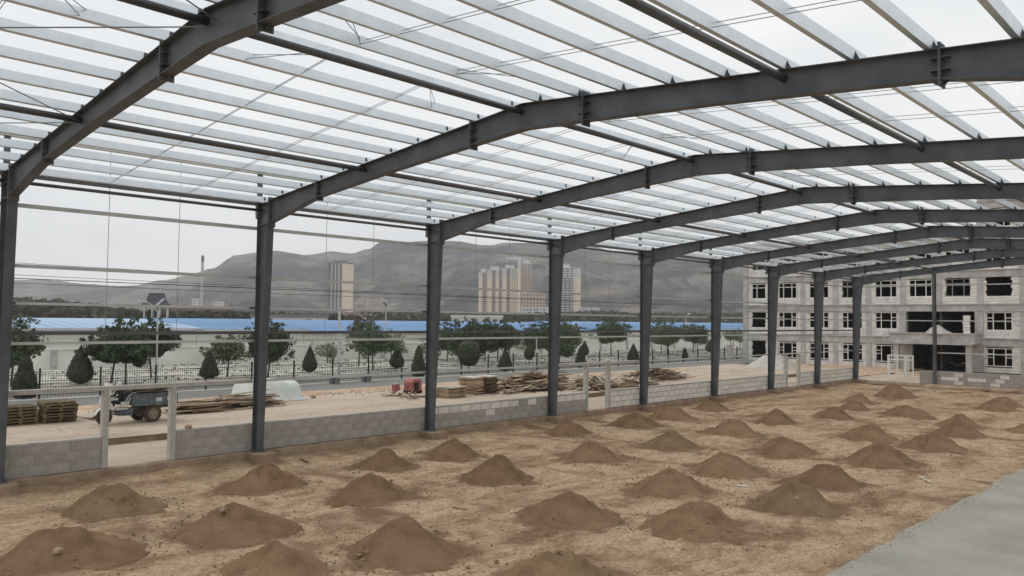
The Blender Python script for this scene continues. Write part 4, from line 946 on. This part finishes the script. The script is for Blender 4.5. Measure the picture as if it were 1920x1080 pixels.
# ------------------------------------------------------------------ unfinished four storey building
YB = 80; FH = 3.3
ub = tag(empty('unfinished_building', (0, YB, 0)), 'unfinished pale block and concrete building with dark window openings at the far end', 'building')
X0, X1 = -20.3, 34
wins = [(-19.24,-17.5),(-15.95,-13.8),(-12.35,-10.18),(-8.74,-6.62),(-5.3,-3.12),(-1.95,.22),(1.44,3.65),(4.93,7.1)]
x = 8.85
while x < 33: wins.append((x, x+2.15)); x += 3.6
NFL = [4]*7+[5]*(len(wins)-7)
cols = [X0+.3]+[(wins[i][1]+wins[i+1][0])/2 for i in range(len(wins)-1)]+[X1-.3]
cols[7] = 4.45
def opening(i, f):
    if f == 1 and i in (5, 6): return 'big' if i == 5 else None
    if f == 0 and i in (5, 6): return 'door' if i == 5 else None
    return 'win'
q = MB()   # frame: columns and beams
TOP = lambda X: 16.5 if X > 4.3 else 13.2
for i, cx in enumerate(cols):
    for f in range(5 if cx > 4.3 else 4):
        q = MB()
        if f < 2 and i == 6: continue
        wd = .26 if 0 < i < len(cols)-1 else .32
        if i in (5,) and f < 2: q.box(-2.95, -1.72 if f == 0 else -2.24, -.06, .5, f*FH, f*FH+FH-.75); q.build('column', M['concg'], ub); continue
        if i == 7 and f < 2: q.box(3.39 if f == 0 else 3.97, 4.7, -.06, .5, f*FH, f*FH+FH-.75); q.build('column', M['concg'], ub); continue
        q.box(cx-wd, cx+wd, -.06, .5, f*FH+(0 if f else -.4), f*FH+FH-.75); q.build('column', M['concg'], ub)
q = MB()
for f in range(1, 6):
    q = MB(); xa = X0 if f <= 4 else 4.3
    q.box(xa, X1, -.10, .5, f*FH-.75, f*FH-.10); q.box(xa-.05, X1, -.20, .5, f*FH-.10, f*FH+.0); q.build('floor_beam', M['concg'], ub)
q = MB(); q.box(X0, 4.3, -.05, .3, 13.2, 13.75); q.box(4.3, X1, -.05, .3, 16.5, 17.1); q.build('parapet', M['concg'], ub)
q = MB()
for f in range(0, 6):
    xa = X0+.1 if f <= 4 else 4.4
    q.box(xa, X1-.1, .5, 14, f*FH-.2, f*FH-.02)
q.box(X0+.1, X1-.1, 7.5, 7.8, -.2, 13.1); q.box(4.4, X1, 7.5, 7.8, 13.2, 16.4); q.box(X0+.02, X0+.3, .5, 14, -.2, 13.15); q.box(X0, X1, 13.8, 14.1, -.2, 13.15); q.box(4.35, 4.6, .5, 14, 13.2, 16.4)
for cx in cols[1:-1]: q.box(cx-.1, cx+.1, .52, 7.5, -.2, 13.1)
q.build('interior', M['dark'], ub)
# infill of blocks round each window
big = []; small = MB(); bw, bh = .58, .245
def infill(xa, xb, za, zb, wx0, wx1, wz0, wz1, near):
    r = 0; z = za
    while z < zb-.05:
        h = min(bh, zb-z); x = xa-(bw*.5 if r % 2 else 0)
        while x < xb-.02:
            a = max(x, xa); c_ = min(x+bw, xb)
            seg = [(a, c_)]
            if z+h > wz0+.02 and z < wz1-.02:
                seg = []
                if a < wx0: seg.append((a, min(c_, wx0+(random.uniform(-.05,.09)))))
                if c_ > wx1: seg.append((max(a, wx1-random.uniform(-.05,.09)), c_))
            for s0, s1 in seg:
                if s1-s0 < .06: continue
                dy = random.uniform(-.008, .008)
                if near and len(big) < 290: big.append((s0, s1, z, h, dy))
                else: small.box(s0+.006, s1-.006, .0+dy, .22, z+.006, z+h-.006)
            x += bw
        z += bh; r += 1
mort = MB()
for i, (a, b2) in enumerate(wins):
    for f in range(NFL[i]):
        op = opening(i, f)
        xa = cols[i]+(.26 if i else .32); xb = cols[i+1]-(.26 if i+1 < len(cols)-1 else .32); za = f*FH; zb = f*FH+FH-.75
        if op == 'win':
            wz0, wz1 = f*FH+(.62 if f == 0 else .72), f*FH+(2.35 if f == 0 else 2.47)
            if f == 3: wz0, wz1 = f*FH+.75, f*FH+2.5
            infill(xa, xb, za, zb, a, b2, wz0, wz1, f in (2, 3) and -3 < a < 12)
            for (p0, p1, p2, p3) in ((xa, a-.1, za, zb), (b2+.1, xb, za, zb), (a-.1, b2+.1, za, wz0-.08), (a-.1, b2+.1, wz1+.08, zb)):
                if p1 > p0 and p3 > p2: mort.box(p0, p1, .03, .19, p2, p3)
            if (i in (6, 7) and f == 2 and i == 7) or (i == 0 and f in (0, 1)): continue
            # white frame
            w2 = MB(); F_ = .075; mt = M['greyfr'] if (i == 6 and f == 2) or (i == 3 and f == 2) else M['upvc']
            def fb(u0, u1, v0, v1): w2.box(u0, u1, .06, .12, v0, v1)
            fb(a, b2, wz0, wz0+F_); fb(a, b2, wz1-F_, wz1); fb(a, a+F_, wz0+F_, wz1-F_); fb(b2-F_, b2, wz0+F_, wz1-F_)
            if b2-a < 1.9: ms = [a+(b2-a)*.36]
            else: ms = [a+(b2-a)*.27, a+(b2-a)*.73]
            for mm_ in ms: fb(mm_-F_/2, mm_+F_/2, wz0+F_, wz1-F_)
            if b2-a >= 1.9 and f < 2:
                fb(a+F_, ms[0]-F_/2, wz1-.58, wz1-.51); fb(ms[1]+F_/2, b2-F_, wz1-.58, wz1-.51); fb(a+F_, ms[0]-F_/2, wz1-.92, wz1-.86); fb(ms[1]+F_/2, b2-F_, wz1-.92, wz1-.86)
            else: fb(a+F_, b2-F_, wz1-.50, wz1-.43)
            w2.build('window_frame', mt, ub)
small_o = kind(small.build('infill_blocks', M['render'], ub), 'stuff')
mort.build('mortar_bed', M['mortar'], ub)
bc = {}
for s0, s1, z, h, dy in big:
    k = (round(s1-s0, 2), round(h, 2))
    if k not in bc:
        p = MB(); p.box(.006, k[0]-.006, 0, .22, .006, k[1]-.006); bc[k] = p.mesh('block', M['blockw'])
    link('block', bc[k], ub, (s0, dy, z))
# entrance canopy and balcony
q = MB(); q.box(-3.2, 4.45, -2.2, -.1, 2.72, 3.62); q.box(-3.3, 4.55, -2.3, -.1, 3.62, 3.72); q.box(-3.0, 4.3, -2.3, -.1, 2.60, 2.72); q.build('canopy', M['concg'], ub)
q = MB(); 
for X in (-2.6, 3.9): q.box(X-.25, X+.25, -2.05, -1.6, -.2, 2.6)
q.build('canopy_pier', M['concg'], ub)
# things on and by the building
t = mound_mesh(1.2, .72, 99, M['concg']); o = link('sand_heap', t, None, (1.1, YB-1.1, 3.72)); tag(o, 'pale heap of sand on top of the entrance canopy', 'sand heap')
st_ = tag(empty('block_stack', (3.45, YB-.75, 3.72)), 'small stack of white blocks standing on the canopy', 'block stack')
q = MB(); q.box(-.28, .28, -.15, .15, 0, .27); bme = q.mesh('block', M['blockw'])
for k in range(6): link('block', bme, st_, (random.uniform(-.03,.03), 0, k*.29))
# stack of white window frames
t = tag(empty('window_frame_stack', (.75, 65.9, -.1), R(14)), 'white plastic window frames leaning together in front of the unfinished building', 'window frames')
for k in range(2):
    q = MB(); dx = .0 if k == 0 else -.12; y_ = k*.14; H = 1.95+.0*k; W = 1.9-.25*k
    for z in (0, .42, H-.42, H-.07): q.box(dx, dx+W, y_, y_+.06, z, z+.10)
    for u in ((0, .33*W, .68*W, W-.07) if k == 0 else (0, .45*W, .78*W, W-.07)): q.box(dx+u, dx+u+.10, y_-.004, y_+.064, .0, H)
    q.build('frame', M['upvc'], t)
# light concrete pad at the gable
q = MB(); q.box(-6.0, 4.95, 60.3, 70, -.3, -.045); kind(q.build('entrance_pad', M['yard'], bevel=.03), 'structure')
o = link('gravel_heap', mound_mesh(2.6, 1.7, 77, M['conc']), None, (-9.8, 65.5, -.05)); tag(o, 'pale grey gravel heap outside the left wall near the unfinished building', 'gravel heap')
# car in the dark entrance
cr = tag(empty('car', (1.55, YB+3.3, -.02)), 'dark car with pale front trim parked inside the entrance', 'car')
q = MB(); q.prism([(-.0,.35),(.02,.72),(.25,.82),(1.1,.95),(1.7,1.42),(3.0,1.45),(3.7,1.02),(4.2,.95),(4.25,.4),(4.1,.28),(.1,.28)], -.8, .8, 'x'); q.build('body', M['black'], cr, bevel=.06)
for x_ in (-.72, .72):
    for y_ in (.85, 3.4): wheel(cr, (x_, y_, .31), .31, .2)
for x_ in (-.58, .58): q = MB(); q.box(x_-.17, x_+.17, -.02, .05, .62, .74); q.build('headlight', M['bedlight'], cr, bevel=.01)
q = MB(); q.box(-.3, .3, -.03, .03, .42, .50); q.build('number_plate', M['bedlight'], cr)
q = MB(); q.prism([(1.12,.97),(1.68,1.38),(1.66,1.40),(1.08,.99)], -.68, .68, 'x'); q.build('windscreen', M['glass'], cr)

# ------------------------------------------------------------------ far city
def tower(x, y, w_, d_, h, label, body, stripes, nfl, rz, top='whitef', topn=4, roof=True, balc=None):
    t = tag(empty('apartment_tower', (x, y, 0), rz), label, 'tower block', 'distant tower blocks'); fh = h/nfl
    q = MB(); q.box(-w_/2, w_/2, -d_/2, d_/2, -1, h-topn*fh); q.build('wall', M[body], t)
    q = MB(); q.box(-w_/2, w_/2, -d_/2, d_/2, h-topn*fh, h); q.build('upper_wall', M[top], t)
    q = MB(); 
    for (u0, u1) in stripes:     # recessed balcony bays on the long front
        for f in range(1, nfl): q.box(-w_/2+w_*u0, -w_/2+w_*u1, -d_/2-.35, -d_/2-.02, f*fh+.9, f*fh+fh-.25)
    kind(q.build('windows', M['greyf'], t), 'stuff')
    q = MB()
    for (u0, u1) in stripes:
        for f in range(1, nfl): q.box(-w_/2+w_*u0, -w_/2+w_*u1, -d_/2-1.2, -d_/2-.02, f*fh-.25, f*fh+.75)
    kind(q.build('balconies', M[balc or body], t), 'stuff')
    q = MB(); n_ = max(3, int(d_/5))
    for s_ in (-1, 1):
        for k in range(n_):
            yy = -d_/2+d_*(k+.5)/n_
            for f in range(1, nfl): q.box(*(sorted((s_*w_/2, s_*(w_/2+.15)))), yy-.6, yy+.6, f*fh+.8, f*fh+fh-.5)
    kind(q.build('side_windows', M['greyf'], t), 'stuff')
    if roof:
        q = MB(); q.box(-w_/2-1, w_/2+1, -d_/2-1, d_/2+1, h, h+.8); q.box(-w_*.3, w_*.3, -d_*.3, d_*.3, h+.8, h+4.2); q.build('roof', M[top], t)
    return t
FZ = lambda a: R(a)
# the front of each tower faces the camera; strip side grey, end wall cream
t1 = tower(-727, 489, 20, 19, 66, 'tall slim tower with grey balconies and a cream end wall, standing alone', 'greyf', [(.02,.2),(.28,.46),(.56,.74),(.84,.98)], 26, R(21), 'greyf', 1)
q = MB(); q.box(10.25, 10.9, -9.7, 9.7, -1, 66); q.box(8.6, 10.25, -9.9, -9.55, 0, 66); q.build('end_wall', M['cream'], t1)
q = MB()
for u in (-4.4, .6, 5.2): q.box(u, u+1.0, -11.2, -9.6, 0, 66)
q.build('pilaster', M['whitef'], t1)
q = MB(); q.box(-9.8, 10.9, -11.4, 9.9, 66.8, 67.6); q.build('roof_slab', M['greyf'], t1)
tower(-590.5, 580.5, 9, 15, 56, 'left slender section of the cream tower cluster', 'cream', [(.45,.95)], 24, R(45), balc='pink')
tower(-581.5, 589.5, 16, 15, 58.5, 'second cream tower of the cluster with brown balconies', 'cream', [(.32,.55),(.78,1.0)], 24, R(45), balc='pink')
tower(-570.2, 600.8, 16, 15, 60.5, 'third cream tower of the cluster left of the tall stair core', 'cream', [(.30,.52),(.66,.70),(.84,.88)], 24, R(45), balc='pink')
t = tower(-557.5, 613.5, 12, 15, 66, 'salmon pink tower at the right of the cluster with a white top', 'tan', [(.1,.24),(.36,.5),(.62,.76),(.86,.96)], 26, R(45), 'whitef', 5)
q = MB(); q.box(-9.5, -6.2, -9, 6, 0, 73); q.build('stair_core', M['cream'], t)
q = MB(); q.box(-9.5, -6.2, -9.02, 6, 60, 73.1); q.build('stair_core_top', M['whitef'], t)
for k in range(5):   # roof sign boards on posts
    q = MB(); q.box(-1.4, 1.4, -.2, .2, 0, 2.6 if k % 2 else 2.2); q.box(-.1, .1, -.1, .1, -5, 0); q.build('sign_board', M['whitef'], t, (-20+k*2.9*1.0, -6, 71.0), 0)
tower(-526.5, 641.2, 18, 15, 61.5, 'grey tower with pale balconies just right of the fourth column', 'greyf', [(.03,.22),(.30,.48),(.56,.74),(.82,.98)], 24, R(45), balc='whitef')
q = MB(); q.box(-4.1, 4.1, -4, 4, 0, 52); t = q.build('apartment_tower', M['cream'], None, (-516.5, 649.6, 0), R(45)); tag(t, 'narrow cream end block attached to the grey tower', 'tower block', 'distant tower blocks')
q = MB(); q.box(-4.12, 4.12, -4.02, 4.02, 52, 61.8); q.build('upper_wall', M['whitef'], t)
def lowrise(x, y, w_, d_, h, nfl, nw, body, label, rz, roofm='whitef', band=False):
    t = tag(empty('apartment_block', (x, y, 0), rz), label, 'apartment block', 'distant low apartment blocks'); fh = h/nfl
    q = MB(); q.box(-w_/2, w_/2, -d_/2, d_/2, -1, h); q.build('wall', M[body], t)
    q = MB(); q.box(-w_/2-.4, w_/2+.4, -d_/2-.4, d_/2+.4, h, h+1.0); q.build('roof', M[roofm], t)
    if band: q = MB(); q.box(-w_/2-.02, w_/2+.02, -d_/2-.1, d_/2, h*.5, h); q.build('upper_band', M['whitef'], t)
    q = MB()
    for k in range(nw):
        u = -w_/2+w_*(k+.5)/nw
        for f in range(nfl): q.box(u-.75, u+.75, -d_/2-.16, -d_/2, f*fh+.9, f*fh+fh-.55)
    kind(q.build('windows', M['greyf'], t), 'stuff')
lowrise(-418.5, 469.5, 12, 12, 15, 5, 4, 'pink', 'pink apartment block with white upper floors below the tower cluster', R(45), band=True)
lowrise(-411, 480, 9, 14, 15, 5, 1, 'cream', 'plain cream end of the low apartment block left of the fourth column', R(42), band=True)
lowrise(-490, 553, 22, 12, 31, 9, 7, 'tan', 'middle height tan block behind the pink apartment block', R(45))
lowrise(-476, 619, 22, 12, 17.5, 5, 6, 'whitef', 'low white building with vertical stripes right of the fourth column', R(47))
lowrise(-330, 700, 24, 12, 13, 4, 7, 'whitef', 'low white block between the fifth and sixth columns', R(55))
lowrise(-300, 716, 20, 12, 12, 4, 6, 'whitef', 'low grey white block left of the sixth column', R(55), 'greyf')
lowrise(-210, 215, 20, 8, 5.6, 1, 5, 'whitef', 'long low white building with dark windows right of the wide dark tree', R(40))
lowrise(-190, 118, 22, 8, 4.8, 1, 2, 'whitef', 'low building with a flat dark roof above the narrow blue warehouse', R(60), 'greyf')
for k, (x, y, w_, h, lb) in enumerate(((-330, 150, 30, 8, 'reddish low houses left of the chimney'), (-345, 190, 36, 7.5, 'reddish low houses below the chimney'), (-360, 225, 34, 7, 'brown low houses right of the chimney'),
        (-470, 300, 40, 9, 'faint houses at the hill foot left of the lone tower'), (-520, 350, 40, 9, 'faint houses just left of the lone tower'), (-600, 420, 30, 9, 'faint houses beside the lone tower'), (-560, 480, 60, 10, 'pale low buildings between the lone tower and the cluster'), (-400, 650, 50, 8, 'brown houses at the hill foot behind the fifth column'))):
    lowrise(x, y, w_, 14, h, 3, int(w_/4), 'brick' if k % 2 == 0 else 'tan', lb, R(50+k*3), 'greyf')
for k, (x, y, h, lb) in enumerate(((-735, 330, 22, 'white far tower left of the pavilion'), (-720, 345, 19, 'second white far tower left of the pavilion'), (-900, 600, 34, 'faint grey tower right of the chimney'), (-880, 640, 30, 'fainter tower right of the chimney'))):
    lowrise(x, y, 9, 9, h, 9, 2, 'whitef' if k < 2 else 'tan', lb, R(60))
q = MB(); q.lathe([(1.3,0),(1.05,24),(.95,48.5),(.75,48.5),(.8,20)], n=20); t = q.build('chimney', M['concg'], None, (-523, 239.5, 0), smooth=True); tag(t, 'tall slender chimney standing in front of the hills', 'chimney')
q = MB(); q.lathe([(1.02,44),(1.03,48.6)], n=20); q.build('band', M['greyf'], t)
# pavilion with dark tiled roof
t = tag(empty('pavilion', (-208, 85.3, 0), R(64)), 'dark tiled pavilion roof behind the solar lamp', 'pavilion')
q = MB(); q.add([(-4.2,-3.4,7.6),(4.2,-3.4,7.6),(4.2,3.4,7.6),(-4.2,3.4,7.6),(-2.7,-2,9.0),(2.7,-2,9.0),(2.7,2,9.0),(-2.7,2,9.0),(-2.0,-.3,11.4),(2.0,-.3,11.4),(2.0,.3,11.4),(-2.0,.3,11.4)],
    [(3,2,1,0),(0,1,5,4),(1,2,6,5),(2,3,7,6),(3,0,4,7),(4,5,9,8),(5,6,10,9),(6,7,11,10),(7,4,8,11),(8,9,10,11)]); q.build('roof', M['pavroof'], t)
for X in (-3, -1, 1, 3):
    for Y in (-2.4, 2.4): q = MB(); q.tube((X,Y,4.2), (X,Y,7.6), .16, n=8); q.build('post', M['wallw'], t)
q = MB(); q.box(-4, 4, -3.2, 3.2, -1, 4.2); q.build('base', M['greyf'], t)
# dark tree masses far away
def mass(name, x0, y0, x1, y1, h0, h1, n, s, label, seed, wd=16):
    e = random.Random(seed); q = MB()
    for k in range(n):
        u = e.random(); x = x0+(x1-x0)*u+e.uniform(-wd,wd); y = y0+(y1-y0)*u+e.uniform(-wd,wd); h = (h0+(h1-h0)*u)*(1+.25*S(u*9, 1, 1, seed))
        for _ in range(5):
            c_ = Vector((x+e.gauss(0,s*1.4), y+e.gauss(0,s*1.4), h*e.uniform(.1,1))); nr = Vector((e.gauss(0,1), e.gauss(0,1), e.gauss(0,1)+.4)).normalized(); t_ = nr.orthogonal(); b_ = nr.cross(t_); kk = s*e.uniform(.5,1.2)
            q.add([c_-t_*kk, c_-b_*kk*.7, c_+t_*kk, c_+b_*kk*.7], [(0,1,2,3)])
    tag(kind(q.build(name, M['farveg']), 'stuff'), label, 'far trees')
mass('far_trees', -420, 40, -400, 120, 15, 8, 2400, 2.2, 'dark wooded rise at the far left behind the pale blue roof', 1, 22)
mass('far_trees', -230, 20, -215, 150, 7, 5, 2200, 1.3, 'dark belt of trees just above the pale blue roof', 2, 12)
mass('far_trees', -300, 240, -260, 420, 8, 7, 1600, 1.6, 'low green belt of trees below the lone tower', 3, 14)
mass('far_trees', -330, 400, -200, 560, 10, 9, 2400, 1.8, 'tree belt at the foot of the tower cluster', 4, 16)

# ------------------------------------------------------------------ haze
hb = MB(); hb.box(-3480, 3480, -1480, 4480, -1.7, 330); hz = hb.build('haze', []); kind(hz, 'stuff')
hm = bpy.data.materials.new('haze_air'); hm.use_nodes = True; tn = hm.node_tree; tn.nodes.clear()
ho = tn.nodes.new('ShaderNodeOutputMaterial'); hv = tn.nodes.new('ShaderNodeVolumePrincipled'); hv.inputs['Color'].default_value = (.90,.92,.96,1); hv.inputs['Density'].default_value = .00024; hv.inputs['Anisotropy'].default_value = .2
tn.links.new(hv.outputs[0], ho.inputs['Volume']); hz.data.materials.clear(); hz.data.materials.append(hm)
